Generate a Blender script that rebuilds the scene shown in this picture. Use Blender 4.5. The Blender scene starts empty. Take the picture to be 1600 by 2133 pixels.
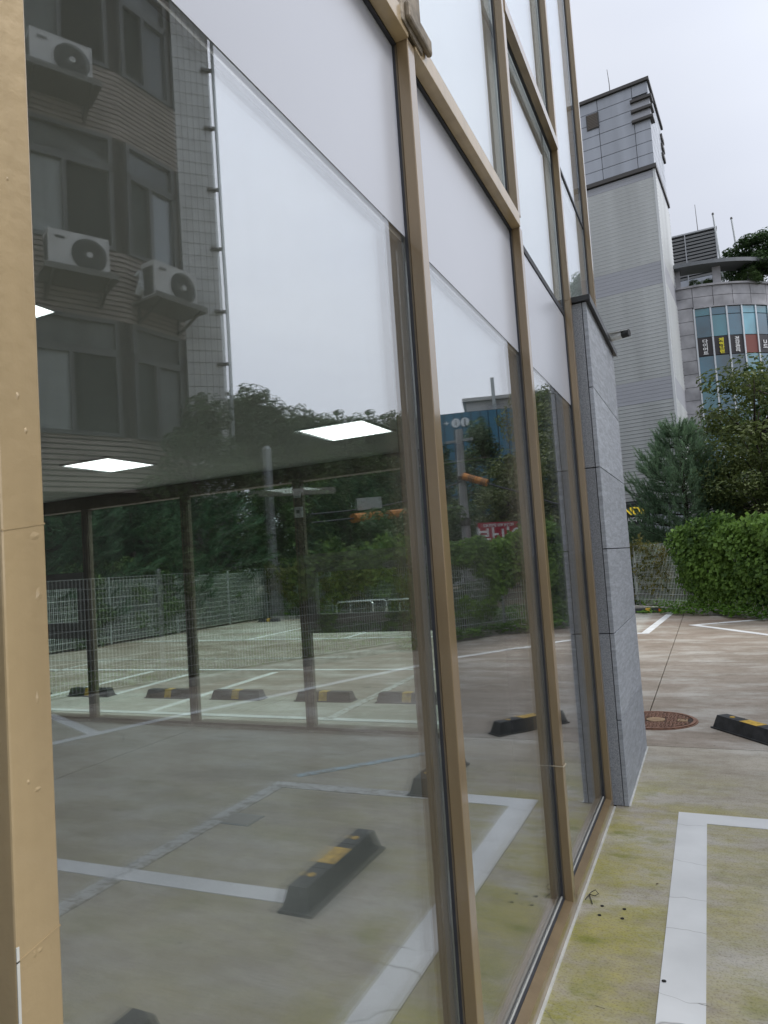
import bpy, bmesh, math, random
from mathutils import Vector, Matrix, Euler
rad = math.radians
random.seed(7)
SC = bpy.context.scene
COL = SC.collection

# ------------------------------------------------------------------ camera
CX, CH = 0.6758, 1.5
YAW, PITCH, ROLL, FPX = 0.438, 0.0564, -0.067, 1431.35
fw = Vector((-math.sin(YAW)*math.cos(PITCH), math.cos(YAW)*math.cos(PITCH), math.sin(PITCH)))
r0 = Vector((math.cos(YAW), math.sin(YAW), 0)); u0 = r0.cross(fw)
rt = r0*math.cos(ROLL)+u0*math.sin(ROLL); up = -r0*math.sin(ROLL)+u0*math.cos(ROLL)
cam_d = bpy.data.cameras.new('camera'); cam = bpy.data.objects.new('camera', cam_d); COL.objects.link(cam)
m = Matrix((rt, up, -fw)).transposed().to_4x4(); m.translation = Vector((CX, 0, CH))
cam.matrix_world = m
cam_d.sensor_fit = 'VERTICAL'; cam_d.sensor_height = 24.0
cam_d.lens = FPX/2133*24.0; cam_d.shift_y = 32/2133
cam_d.clip_start = 0.05; cam_d.clip_end = 2000
SC.camera = cam

# ------------------------------------------------------------------ world (overcast) and soft sun
W = bpy.data.worlds.new('World'); SC.world = W; W.use_nodes = True
nt = W.node_tree; nt.nodes.clear()
def N(t, k, **kw):
    n = t.nodes.new(k)
    for a, b in kw.items(): setattr(n, a, b)
    return n
SUN_EL, SUN_AZ = 48, 75          # azimuth clockwise from +y
sky = N(nt, 'ShaderNodeTexSky', sky_type='NISHITA', sun_disc=False)
sky.sun_elevation = rad(SUN_EL); sky.sun_rotation = rad(SUN_AZ)
bg1 = N(nt, 'ShaderNodeBackground'); bg1.inputs['Strength'].default_value = 0.10
nt.links.new(sky.outputs[0], bg1.inputs['Color'])
tc = N(nt, 'ShaderNodeTexCoord')
mp = N(nt, 'ShaderNodeMapping'); mp.inputs['Scale'].default_value = (1, 1, 3.0)
nz = N(nt, 'ShaderNodeTexNoise'); nz.inputs['Scale'].default_value = 1.3; nz.inputs['Detail'].default_value = 4; nz.inputs['Roughness'].default_value = .45
cr = N(nt, 'ShaderNodeValToRGB')
cr.color_ramp.elements[0].position = .3; cr.color_ramp.elements[0].color = (.51, .54, .62, 1)
cr.color_ramp.elements[1].position = .72; cr.color_ramp.elements[1].color = (.62, .645, .70, 1)
bg2 = N(nt, 'ShaderNodeBackground'); bg2.inputs['Strength'].default_value = 1.0
nt.links.new(tc.outputs['Generated'], mp.inputs[0]); nt.links.new(mp.outputs[0], nz.inputs['Vector'])
nt.links.new(nz.outputs['Fac'], cr.inputs[0]); nt.links.new(cr.outputs[0], bg2.inputs['Color'])
# overcast luminance rises gently from the horizon to the zenith
tc = tc; sp = N(nt, 'ShaderNodeSeparateXYZ'); nt.links.new(tc.outputs['Generated'], sp.inputs[0])
sq = N(nt, 'ShaderNodeMath', operation='POWER'); sq.inputs[1].default_value = 2.0
ov = N(nt, 'ShaderNodeMapRange'); ov.inputs[1].default_value = 0; ov.inputs[2].default_value = 1; ov.inputs[3].default_value = .80; ov.inputs[4].default_value = 1.40
nt.links.new(sp.outputs['Z'], sq.inputs[0]); nt.links.new(sq.outputs[0], ov.inputs[0])
# the cloud layer is broadly brighter on the side of the hidden sun
ea = N(nt, 'ShaderNodeVectorMath', operation='DOT_PRODUCT'); ea.inputs[1].default_value = (math.sin(rad(SUN_AZ)), math.cos(rad(SUN_AZ)), .35)
nt.links.new(tc.outputs['Generated'], ea.inputs[0])
eb = N(nt, 'ShaderNodeMapRange', interpolation_type='SMOOTHSTEP'); eb.inputs[1].default_value = .30; eb.inputs[2].default_value = 1.1; eb.inputs[3].default_value = 1.0; eb.inputs[4].default_value = 2.1
nt.links.new(ea.outputs['Value'], eb.inputs[0])
em = N(nt, 'ShaderNodeMath', operation='MULTIPLY'); nt.links.new(ov.outputs[0], em.inputs[0]); nt.links.new(eb.outputs[0], em.inputs[1]); nt.links.new(em.outputs[0], bg2.inputs['Strength'])
mx = N(nt, 'ShaderNodeMixShader'); mx.inputs[0].default_value = .95
wo = N(nt, 'ShaderNodeOutputWorld')
nt.links.new(bg1.outputs[0], mx.inputs[1]); nt.links.new(bg2.outputs[0], mx.inputs[2]); nt.links.new(mx.outputs[0], wo.inputs[0])
sd = bpy.data.lights.new('sun', 'SUN'); sd.energy = 1.5; sd.angle = rad(24); sd.color = (1, .96, .9)
so = bpy.data.objects.new('sun', sd); COL.objects.link(so)
sdir = Vector((math.sin(rad(SUN_AZ))*math.cos(rad(SUN_EL)), math.cos(rad(SUN_AZ))*math.cos(rad(SUN_EL)), math.sin(rad(SUN_EL))))
so.rotation_euler = sdir.to_track_quat('Z', 'Y').to_euler(); so.location = (30, 10, 40)
vs = SC.view_settings; vs.view_transform = 'Standard'; vs.look = 'None'; vs.exposure = 0.48; vs.gamma = 1; vs.use_curve_mapping = False
SC.render.engine = 'CYCLES'
cy = SC.cycles; cy.max_bounces = 10; cy.diffuse_bounces = 3; cy.glossy_bounces = 6; cy.transmission_bounces = 6
cy.transparent_max_bounces = 40; cy.use_denoising = True; cy.sample_clamp_indirect = 6
cy.caustics_reflective = False; cy.caustics_refractive = False

# ------------------------------------------------------------------ helpers
class MB:
    """collects shapes into one mesh"""
    def __init__(s): s.v = []; s.f = []
    def add(s, vs_, fs):
        b = len(s.v); s.v += [tuple(p) for p in vs_]; s.f += [tuple(i+b for i in f) for f in fs]; return s
    def box(s, x0, x1, y0, y1, z0, z1):
        return s.add([(x0,y0,z0),(x1,y0,z0),(x1,y1,z0),(x0,y1,z0),(x0,y0,z1),(x1,y0,z1),(x1,y1,z1),(x0,y1,z1)],
                     [(0,3,2,1),(4,5,6,7),(0,1,5,4),(1,2,6,5),(2,3,7,6),(3,0,4,7)])
    def obox(s, o, a, b, c_):
        """box from corner o with edge vectors"""
        o, a, b, c_ = Vector(o), Vector(a), Vector(b), Vector(c_)
        P = [o, o+a, o+a+b, o+b, o+c_, o+a+c_, o+a+b+c_, o+b+c_]
        F = [(0,3,2,1),(4,5,6,7),(0,1,5,4),(1,2,6,5),(2,3,7,6),(3,0,4,7)]
        if a.cross(b).dot(c_) < 0: F = [f[::-1] for f in F]
        return s.add(P, F)
    def prism(s, poly, z0, z1):
        n = len(poly)
        vs_ = [(x, y, z0) for x, y in poly]+[(x, y, z1) for x, y in poly]
        fs = [tuple(range(n))[::-1], tuple(range(n, 2*n))]+[(i, (i+1) % n, n+(i+1) % n, n+i) for i in range(n)]
        return s.add(vs_, fs)
    def tube(s, pts, r, n=6, caps=True):
        pts = [Vector(p) for p in pts]; rs = r if isinstance(r, (list, tuple)) else [r]*len(pts)
        b = len(s.v); 
        for i, p in enumerate(pts):
            t = (pts[min(i+1, len(pts)-1)]-pts[max(i-1, 0)]).normalized()
            a = t.orthogonal().normalized() if abs(t.z) < .95 else Vector((1, 0, 0)).cross(t).normalized()
            if abs(t.z) < .95: a = Vector((0, 0, 1)).cross(t).normalized()
            c_ = t.cross(a)
            for k in range(n):
                w = 2*math.pi*k/n; s.v.append(tuple(p+(a*math.cos(w)+c_*math.sin(w))*rs[i]))
        for i in range(len(pts)-1):
            for k in range(n):
                k2 = (k+1) % n
                s.f.append((b+i*n+k, b+i*n+k2, b+(i+1)*n+k2, b+(i+1)*n+k))
        if caps:
            s.f.append(tuple(b+k for k in range(n))[::-1]); s.f.append(tuple(b+(len(pts)-1)*n+k for k in range(n)))
        return s
    def mesh(s, name, mat, smooth=False):
        me = bpy.data.meshes.new(name); me.from_pydata(s.v, [], s.f); me.update()
        if mat: me.materials.append(mat)
        if smooth: me.shade_smooth()
        return me
    def build(s, name, mat, parent=None, bevel=0, smooth=False, **props):
        o = bpy.data.objects.new(name, s.mesh(name, mat, smooth)); COL.objects.link(o)
        if parent: o.parent = parent
        if bevel:
            b = o.modifiers.new('bevel', 'BEVEL'); b.width = bevel; b.segments = 2; b.limit_method = 'ANGLE'
        for k, v in props.items(): o[k] = v
        return o
def thing(name, label, cat, loc=(0, 0, 0), rz=0, group=None):
    o = bpy.data.objects.new(name, None); COL.objects.link(o); o.location = loc; o.rotation_euler = (0, 0, rz)
    o.empty_display_size = .1
    return tag(o, label, cat, group)
def tag(o, label, cat, group=None):
    o['label'] = label; o['category'] = cat
    if group: o['group'] = group
    return o
def put(name, me, parent=None, loc=(0, 0, 0), rot=(0, 0, 0), sc=(1, 1, 1), **props):
    o = bpy.data.objects.new(name, me); COL.objects.link(o); o.location = loc; o.rotation_euler = rot; o.scale = sc
    if parent: o.parent = parent
    for k, v in props.items(): o[k] = v
    return o
def copy_tree(o, parent=None):
    c = o.copy(); COL.objects.link(c)
    if parent: c.parent = parent
    for ch in list(o.children): copy_tree(ch, c)
    return c

# ------------------------------------------------------------------ materials
def mat(name, col=(.5, .5, .5), rough=.6, metal=0, spec=.5, noise=None, bump=None, coat=0, emit=None, sub=None):
    """noise=(scale, amount, detail) varies the base colour; bump=(scale, strength)"""
    M = bpy.data.materials.new(name); M.use_nodes = True; t = M.node_tree; p = t.nodes['Principled BSDF']
    p.inputs['Base Color'].default_value = (*col, 1); p.inputs['Roughness'].default_value = rough
    p.inputs['Metallic'].default_value = metal; p.inputs['Specular IOR Level'].default_value = spec
    p.inputs['Coat Weight'].default_value = coat; p.inputs['Coat Roughness'].default_value = .10; p.inputs['Coat IOR'].default_value = 1.6
    if emit: p.inputs['Emission Color'].default_value = (*emit[0], 1); p.inputs['Emission Strength'].default_value = emit[1]
    if noise or bump:
        g = N(t, 'ShaderNodeNewGeometry')
    if noise:
        n = N(t, 'ShaderNodeTexNoise'); n.inputs['Scale'].default_value = noise[0]; n.inputs['Detail'].default_value = noise[2] if len(noise) > 2 else 5
        if len(noise) > 3:
            mp_ = N(t, 'ShaderNodeMapping'); mp_.inputs['Scale'].default_value = noise[3]
            t.links.new(g.outputs['Position'], mp_.inputs[0]); t.links.new(mp_.outputs[0], n.inputs['Vector'])
        else: t.links.new(g.outputs['Position'], n.inputs['Vector'])
        mr = N(t, 'ShaderNodeMapRange'); mr.inputs[1].default_value = .3; mr.inputs[2].default_value = .7
        mr.inputs[3].default_value = 1-noise[1]; mr.inputs[4].default_value = 1+noise[1]
        mu = N(t, 'ShaderNodeVectorMath', operation='SCALE'); mu.inputs[0].default_value = col
        t.links.new(n.outputs['Fac'], mr.inputs[0]); t.links.new(mr.outputs[0], mu.inputs['Scale']); t.links.new(mu.outputs[0], p.inputs['Base Color'])
    if bump:
        n2 = N(t, 'ShaderNodeTexNoise'); n2.inputs['Scale'].default_value = bump[0]; n2.inputs['Detail'].default_value = 4
        t.links.new(g.outputs['Position'], n2.inputs['Vector'])
        b = N(t, 'ShaderNodeBump'); b.inputs['Strength'].default_value = bump[1]; b.inputs['Distance'].default_value = .01
        t.links.new(n2.outputs['Fac'], b.inputs['Height']); t.links.new(b.outputs[0], p.inputs['Normal'])
    return M

def glass_mat(name, ior=1.6, tint=(.93, .97, .95), wav=0):
    M = bpy.data.materials.new(name); M.use_nodes = True; t = M.node_tree; t.nodes.clear()
    out = N(t, 'ShaderNodeOutputMaterial'); g = N(t, 'ShaderNodeNewGeometry')
    # index of refraction flipped on back faces so that the straight-through ray sees the same reflectance on both faces
    m1 = N(t, 'ShaderNodeMix'); m1.data_type = 'FLOAT'; m1.inputs[2].default_value = ior; m1.inputs[3].default_value = 1/ior
    t.links.new(g.outputs['Backfacing'], m1.inputs[0])
    fr = N(t, 'ShaderNodeFresnel'); t.links.new(m1.outputs[0], fr.inputs['IOR'])
    tr = N(t, 'ShaderNodeBsdfTransparent'); tr.inputs[0].default_value = (*tint, 1)
    gl = N(t, 'ShaderNodeBsdfGlossy'); gl.inputs['Roughness'].default_value = 0.0; gl.inputs['Color'].default_value = (.97, .98, 1, 1)
    if wav:
        n = N(t, 'ShaderNodeTexNoise'); n.inputs['Scale'].default_value = 1.4; n.inputs['Detail'].default_value = 1
        t.links.new(g.outputs['Position'], n.inputs['Vector'])
        b = N(t, 'ShaderNodeBump'); b.inputs['Strength'].default_value = wav; b.inputs['Distance'].default_value = .002
        t.links.new(n.outputs['Fac'], b.inputs['Height']); t.links.new(b.outputs[0], gl.inputs['Normal'])
    mx_ = N(t, 'ShaderNodeMixShader')
    t.links.new(fr.outputs[0], mx_.inputs[0]); t.links.new(tr.outputs[0], mx_.inputs[1]); t.links.new(gl.outputs[0], mx_.inputs[2])
    last = mx_.outputs[0]
    if wav:      # thin film of dust and dried drip marks on the pane
        df = N(t, 'ShaderNodeBsdfDiffuse'); df.inputs[0].default_value = (.62, .62, .60, 1)
        m2 = N(t, 'ShaderNodeMapping'); m2.inputs['Scale'].default_value = (1, 9, .7); t.links.new(g.outputs['Position'], m2.inputs[0])
        n3 = N(t, 'ShaderNodeTexNoise'); n3.inputs['Scale'].default_value = 2.2; n3.inputs['Detail'].default_value = 7; n3.inputs['Roughness'].default_value = .7; t.links.new(m2.outputs[0], n3.inputs['Vector'])
        n4 = N(t, 'ShaderNodeTexNoise'); n4.inputs['Scale'].default_value = 1.1; n4.inputs['Detail'].default_value = 5; t.links.new(g.outputs['Position'], n4.inputs['Vector'])
        mu = N(t, 'ShaderNodeMath', operation='MULTIPLY'); t.links.new(n3.outputs['Fac'], mu.inputs[0]); t.links.new(n4.outputs['Fac'], mu.inputs[1])
        mr_ = N(t, 'ShaderNodeMapRange'); mr_.inputs[1].default_value = .12; mr_.inputs[2].default_value = .42; mr_.inputs[3].default_value = .0; mr_.inputs[4].default_value = .016; t.links.new(mu.outputs[0], mr_.inputs[0])
        m3 = N(t, 'ShaderNodeMixShader'); t.links.new(mr_.outputs[0], m3.inputs[0]); t.links.new(last, m3.inputs[1]); t.links.new(df.outputs[0], m3.inputs[2]); last = m3.outputs[0]
    t.links.new(last, out.inputs[0])
    return M

def leaf_mat(name, a, b, sc=1.2, rough=.55):
    M = bpy.data.materials.new(name); M.use_nodes = True; t = M.node_tree; p = t.nodes['Principled BSDF']
    g = N(t, 'ShaderNodeNewGeometry'); n = N(t, 'ShaderNodeTexNoise'); n.inputs['Scale'].default_value = sc; n.inputs['Detail'].default_value = 3
    w = N(t, 'ShaderNodeTexWhiteNoise'); 
    ad = N(t, 'ShaderNodeMath', operation='MULTIPLY_ADD'); ad.inputs[1].default_value = .55; 
    r_ = N(t, 'ShaderNodeValToRGB'); r_.color_ramp.elements[0].color = (*a, 1); r_.color_ramp.elements[0].position = .35
    r_.color_ramp.elements[1].color = (*b, 1); r_.color_ramp.elements[1].position = 1.0
    t.links.new(g.outputs['Position'], n.inputs['Vector'])
    t.links.new(g.outputs['Random Per Island'], ad.inputs[0]); t.links.new(n.outputs['Fac'], ad.inputs[2])
    t.links.new(ad.outputs[0], r_.inputs[0]); t.links.new(r_.outputs[0], p.inputs['Base Color'])
    p.inputs['Roughness'].default_value = rough; p.inputs['Specular IOR Level'].default_value = .3
    tl = N(t, 'ShaderNodeBsdfTranslucent'); t.links.new(r_.outputs[0], tl.inputs[0])
    mx_ = N(t, 'ShaderNodeMixShader'); mx_.inputs[0].default_value = .3
    o = t.nodes['Material Output']; t.links.new(p.outputs[0], mx_.inputs[1]); t.links.new(tl.outputs[0], mx_.inputs[2]); t.links.new(mx_.outputs[0], o.inputs[0])
    return M

GOLD = mat('gold_paint', (.275, .198, .108), .42, .25, coat=.9, noise=(9, .14, 8, (1, 1, .15)), bump=(60, .06))
GOLD2 = mat('worn_gold', (.43, .322, .178), .45, .15, coat=.6, noise=(14, .12, 9, (1, 1, .12)), bump=(40, .15))
SOILED = mat('soiled_gold', (.20, .165, .12), .6, .15, noise=(14, .5, 8), bump=(60, .4))
GASK = mat('gasket', (.035, .037, .045), .6, noise=(20, .2))
SPACER = mat('spacer', (.36, .35, .33), .5, .3)
SEAL = mat('sealant', (.62, .62, .58), .7, noise=(9, .15))
WHITEP = mat('white_panel', (.62, .65, .66), .5, noise=(1.5, .04))
FROST = mat('frosted_film', (.53, .55, .61), .25, spec=.6, noise=(1.0, .03))
UPPERP = mat('back_panel', (.80, .87, .88), .4, noise=(1.2, .05))
GL_OUT = glass_mat('glass_outer', 2.45, (.985, .995, .99), .45)
GL_IN = glass_mat('glass_inner', 1.9, (.985, .995, .99), 0)
GL_FAR = glass_mat('glass_far', 1.45, (.92, 1.0, .96))
DARKMET = mat('dark_metal', (.045, .047, .05), .45, .4, noise=(8, .2))
BLACKR = mat('black_rubber', (.030, .031, .032), .6, noise=(14, .6, 9), bump=(90, .15))
YELLOW = mat('yellow_reflective', (.62, .38, .035), .45, noise=(28, .35, 9))
WPAINT = None

def concrete_mat():
    M = bpy.data.materials.new('concrete'); M.use_nodes = True; t = M.node_tree; p = t.nodes['Principled BSDF']; L = t.links.new
    g = N(t, 'ShaderNodeNewGeometry'); P = g.outputs['Position']
    sx = N(t, 'ShaderNodeSeparateXYZ'); L(P, sx.inputs[0])
    def noise(scale, det=5, ms=None, rough=.55):
        n = N(t, 'ShaderNodeTexNoise'); n.inputs['Scale'].default_value = scale; n.inputs['Detail'].default_value = det; n.inputs['Roughness'].default_value = rough
        if ms:
            q = N(t, 'ShaderNodeMapping'); q.inputs['Scale'].default_value = ms; L(P, q.inputs[0]); L(q.outputs[0], n.inputs['Vector'])
        else: L(P, n.inputs['Vector'])
        return n.outputs['Fac']
    def rng(v, a, b, c_=0, d=1):
        q = N(t, 'ShaderNodeMapRange'); q.inputs[1].default_value = a; q.inputs[2].default_value = b; q.inputs[3].default_value = c_; q.inputs[4].default_value = d; L(v, q.inputs[0]); return q.outputs[0]
    def math_(op, a, b):
        q = N(t, 'ShaderNodeMath', operation=op)
        for i, v in enumerate((a, b)):
            if isinstance(v, (int, float)): q.inputs[i].default_value = v
            else: L(v, q.inputs[i])
        return q.outputs[0]
    def mixc(f, a, b, bt='MIX'):
        q = N(t, 'ShaderNodeMix'); q.data_type = 'RGBA'; q.blend_type = bt
        if isinstance(f, (int, float)): q.inputs[0].default_value = f
        else: L(f, q.inputs[0])
        for i, v in ((6, a), (7, b)):
            if isinstance(v, tuple): q.inputs[i].default_value = (*v, 1)
            else: L(v, q.inputs[i])
        return q.outputs[2]
    near = math_('SUBTRACT', 1.0, rng(sx.outputs['Y'], 5.62, 5.68))
    apron_and_reflection = math_('MULTIPLY', rng(sx.outputs['X'], -.55, -.65), math_('MAXIMUM', rng(sx.outputs['Y'], 7.15, 7.0), rng(sx.outputs['Y'], 13.0, 13.1)))  # pale concrete by the far windows, and reflections painted into the far ground
    base = mixc(near, (.40, .348, .288), (.545, .505, .42))
    base = mixc(apron_and_reflection, base, (.56, .56, .50))
    # broad tone
    base = mixc(rng(noise(.55, 6), .35, .65), base, mixc(1.0, base, (.80, .77, .74), 'MULTIPLY'))
    # broom marks across
    base = mixc(rng(noise(2.2, 9, (.45, 1.5, 1), .7), .42, .64, 0, .8), base, mixc(1.0, base, (.70, .68, .64), 'MULTIPLY'))
    base = mixc(rng(noise(18, 9, (.4, 1.5, 1), .8), .48, .72, 0, .6), base, mixc(1.0, base, (.66, .64, .60), 'MULTIPLY'))
    base = mixc(rng(noise(1.7, 8, (.6, 1.2, 1), .65), .48, .66, 0, .6), base, (.60, .585, .53))
    base = mixc(rng(noise(11, 8, None, .75), .46, .66, 0, .5), base, mixc(1.0, base, (.68, .66, .62), 'MULTIPLY'))
    # moss stains close to the wall
    mz = math_('MULTIPLY', rng(sx.outputs['X'], 1.5, .25), rng(sx.outputs['Y'], 5.3, 4.3))
    mz = math_('MAXIMUM', mz, math_('MULTIPLY', math_('MULTIPLY', rng(sx.outputs['X'], 4.5, 1.5), rng(sx.outputs['Y'], 5.4, 4.0)), .35))
    moss = math_('MULTIPLY', mz, rng(noise(2.1, 9, (.8, 1.3, 1), .68), .42, .58))
    base = mixc(math_('MULTIPLY', math_('MULTIPLY', moss, .92), rng(noise(38, 8, (.7, 1.3, 1), .8), .36, .56, .45, 1)), base, mixc(rng(noise(6, 6), .35, .65), (.46, .41, .13), (.31, .30, .065)))
    moss2 = math_('MULTIPLY', mz, rng(noise(4.3, 5, (.8, 1.3, 1)), .58, .70))
    base = mixc(math_('MULTIPLY', moss2, .75), base, (.21, .225, .04))
    # rusty wash at the far end
    rust = math_('MULTIPLY', rng(sx.outputs['Y'], 10.5, 15.5), rng(noise(.7, 5, (.6, 1.2, 1)), .45, .62))
    base = mixc(math_('MULTIPLY', rust, .6), base, (.20, .125, .085))
    # fine speckle
    base = mixc(rng(noise(110, 6), .50, .66, 0, .55), base, mixc(1.0, base, (.5, .48, .45), 'MULTIPLY'))
    base = mixc(rng(noise(9, 8, None, .8), .64, .70, 0, .5), base, (.16, .15, .12))
    # hairline cracks
    v = N(t, 'ShaderNodeTexVoronoi', feature='DISTANCE_TO_EDGE'); v.inputs['Scale'].default_value = .33
    dv = N(t, 'ShaderNodeVectorMath', operation='ADD'); nn = N(t, 'ShaderNodeTexNoise'); nn.inputs['Scale'].default_value = 2.5; L(P, nn.inputs['Vector'])
    sc_ = N(t, 'ShaderNodeVectorMath', operation='SCALE'); sc_.inputs['Scale'].default_value = .35; L(nn.outputs['Color'], sc_.inputs[0]); L(P, dv.inputs[0]); L(sc_.outputs[0], dv.inputs[1]); L(dv.outputs[0], v.inputs['Vector'])
    ck = rng(v.outputs['Distance'], .0, .0022, .8, 0)
    base = mixc(math_('MULTIPLY', ck, rng(noise(.8, 2), .5, .6)), base, (.10, .09, .075))
    L(base, p.inputs['Base Color'])
    p.inputs['Roughness'].default_value = .78; p.inputs['Specular IOR Level'].default_value = .35
    b = N(t, 'ShaderNodeBump'); b.inputs['Strength'].default_value = .35; b.inputs['Distance'].default_value = .004
    L(noise(70, 6, (.4, 1.4, 1)), b.inputs['Height']); L(b.outputs[0], p.inputs['Normal'])
    return M
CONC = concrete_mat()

def paint_mat(name, col, wear, tint=None):
    M = bpy.data.materials.new(name); M.use_nodes = True; t = M.node_tree; p = t.nodes['Principled BSDF']; L = t.links.new
    g = N(t, 'ShaderNodeNewGeometry')
    n = N(t, 'ShaderNodeTexNoise'); n.inputs['Scale'].default_value = 14; n.inputs['Detail'].default_value = 9; n.inputs['Roughness'].default_value = .75; L(g.outputs['Position'], n.inputs['Vector'])
    n2 = N(t, 'ShaderNodeTexNoise'); n2.inputs['Scale'].default_value = 2.3; n2.inputs['Detail'].default_value = 5; L(g.outputs['Position'], n2.inputs['Vector'])
    r1 = N(t, 'ShaderNodeMapRange'); r1.inputs[1].default_value = wear; r1.inputs[2].default_value = wear+.06; L(n.outputs['Fac'], r1.inputs[0])
    r2 = N(t, 'ShaderNodeMapRange'); r2.inputs[1].default_value = .35; r2.inputs[2].default_value = .65; r2.inputs[3].default_value = .86; r2.inputs[4].default_value = 1.04; L(n2.outputs['Fac'], r2.inputs[0])
    sc_ = N(t, 'ShaderNodeVectorMath', operation='SCALE'); sc_.inputs[0].default_value = col; L(r2.outputs[0], sc_.inputs['Scale'])
    mx_ = N(t, 'ShaderNodeMix'); mx_.data_type = 'RGBA'; L(r1.outputs[0], mx_.inputs[0]); L(sc_.outputs[0], mx_.inputs[6]); mx_.inputs[7].default_value = (.31, .29, .24, 1)
    # cracks across the line
    v = N(t, 'ShaderNodeTexVoronoi', feature='DISTANCE_TO_EDGE'); v.inputs['Scale'].default_value = 1.0
    mp_ = N(t, 'ShaderNodeMapping'); mp_.inputs['Scale'].default_value = (.45, 2.6, 1); nn = N(t, 'ShaderNodeTexNoise'); nn.inputs['Scale'].default_value = 6; L(g.outputs['Position'], nn.inputs['Vector'])
    dv = N(t, 'ShaderNodeVectorMath', operation='MULTIPLY_ADD'); dv.inputs[1].default_value = (.12, .12, .12); L(nn.outputs['Color'], dv.inputs[0]); L(g.outputs['Position'], dv.inputs[2]); L(dv.outputs[0], mp_.inputs[0]); L(mp_.outputs[0], v.inputs['Vector'])
    r3 = N(t, 'ShaderNodeMapRange'); r3.inputs[1].default_value = 0; r3.inputs[2].default_value = .006; r3.inputs[3].default_value = .65; r3.inputs[4].default_value = 0; L(v.outputs['Distance'], r3.inputs[0])
    m2 = N(t, 'ShaderNodeMix'); m2.data_type = 'RGBA'; L(r3.outputs[0], m2.inputs[0]); L(mx_.outputs[2], m2.inputs[6]); m2.inputs[7].default_value = (.22, .21, .18, 1)
    L(m2.outputs[2], p.inputs['Base Color']); p.inputs['Roughness'].default_value = .6
    return M
PAINT = paint_mat('white_road_paint', (.78, .79, .78), .70)
PAINTOLD = paint_mat('worn_road_paint', (.60, .60, .57), .50)
PAINTBLUE = paint_mat('worn_blue_paint', (.45, .58, .64), .49)

def stone_mat(name, col, wave):
    M = bpy.data.materials.new(name); M.use_nodes = True; t = M.node_tree; p = t.nodes['Principled BSDF']; L = t.links.new
    g = N(t, 'ShaderNodeNewGeometry')
    n = N(t, 'ShaderNodeTexNoise'); n.inputs['Scale'].default_value = 260 if not wave else 180; n.inputs['Detail'].default_value = 3; L(g.outputs['Position'], n.inputs['Vector'])
    r1 = N(t, 'ShaderNodeMapRange'); r1.inputs[1].default_value = .38; r1.inputs[2].default_value = .62; r1.inputs[3].default_value = .72 if not wave else .9; r1.inputs[4].default_value = 1.25 if not wave else 1.08; L(n.outputs['Fac'], r1.inputs[0])
    s1 = N(t, 'ShaderNodeVectorMath', operation='SCALE'); s1.inputs[0].default_value = col; L(r1.outputs[0], s1.inputs['Scale'])
    oi = N(t, 'ShaderNodeObjectInfo'); ro = N(t, 'ShaderNodeMapRange'); ro.inputs[3].default_value = .88; ro.inputs[4].default_value = 1.08; L(oi.outputs['Random'], ro.inputs[0])
    s0 = N(t, 'ShaderNodeVectorMath', operation='SCALE'); L(s1.outputs[0], s0.inputs[0]); L(ro.outputs[0], s0.inputs['Scale'])
    last = s0.outputs[0]
    if wave:
        mp_ = N(t, 'ShaderNodeMapping'); mp_.inputs['Scale'].default_value = (1, 3.0, 20); mp_.inputs['Rotation'].default_value = (-.45, 0, 0); L(g.outputs['Position'], mp_.inputs[0])
        n2 = N(t, 'ShaderNodeTexNoise'); n2.inputs['Scale'].default_value = 2.4; n2.inputs['Detail'].default_value = 6; n2.inputs['Roughness'].default_value = .65; n2.inputs['Distortion'].default_value = .6; L(mp_.outputs[0], n2.inputs['Vector'])
        r2 = N(t, 'ShaderNodeMapRange'); r2.inputs[1].default_value = .40; r2.inputs[2].default_value = .66; r2.inputs[3].default_value = .90; r2.inputs[4].default_value = 1.28; L(n2.outputs['Fac'], r2.inputs[0])
        s2 = N(t, 'ShaderNodeVectorMath', operation='SCALE'); L(last, s2.inputs[0]); L(r2.outputs[0], s2.inputs['Scale']); last = s2.outputs[0]
        b = N(t, 'ShaderNodeBump'); b.inputs['Strength'].default_value = .6; b.inputs['Distance'].default_value = .006; L(n2.outputs['Fac'], b.inputs['Height']); L(b.outputs[0], p.inputs['Normal'])
    L(last, p.inputs['Base Color']); p.inputs['Roughness'].default_value = .7
    return M
STONE_W = stone_mat('brushed_granite', (.385, .41, .45), True)
STONE_N = stone_mat('granite', (.28, .295, .32), False)

FLOOR = mat('epoxy_floor', (.235, .23, .215), .35, noise=(1.3, .25, 6), bump=(25, .03))
CEILM = mat('ceiling_board', (.80, .80, .78), .85, noise=(2, .05))
WALLIN = mat('room_wall', (.55, .55, .53), .8)
LAMP = mat('lamp_diffuser', (.9, .9, .9), .5, emit=((.93, 1, .98), 3))
BRONZE = mat('bronze_frame', (.17, .14, .10), .45, .3, noise=(10, .15))
GREYFR = mat('grey_frame', (.20, .205, .19), .45, .2)
STEEL = mat('stainless', (.55, .56, .57), .25, .9)
GALV = mat('galvanised', (.34, .37, .37), .45, .5, noise=(30, .2))
WIRE = mat('fence_wire', (.50, .55, .52), .5, .1)
KERB = mat('kerb_stone', (.33, .32, .29), .85, noise=(12, .25), bump=(60, .3))
SOIL = mat('soil', (.07, .06, .035), .95, noise=(3, .5), bump=(8, .5))
BARK = mat('bark', (.055, .045, .035), .9, noise=(18, .4), bump=(30, .5))
BLACKD = mat('black_hole', (.012, .011, .01), .9)
IRON = mat('rusty_iron', (.24, .125, .08), .6, .2, noise=(30, .3), bump=(80, .3))
IRONL = mat('worn_iron', (.36, .235, .13), .5, .2, noise=(30, .25))
IRONGAP = mat('iron_recess', (.045, .03, .022), .9)
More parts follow.
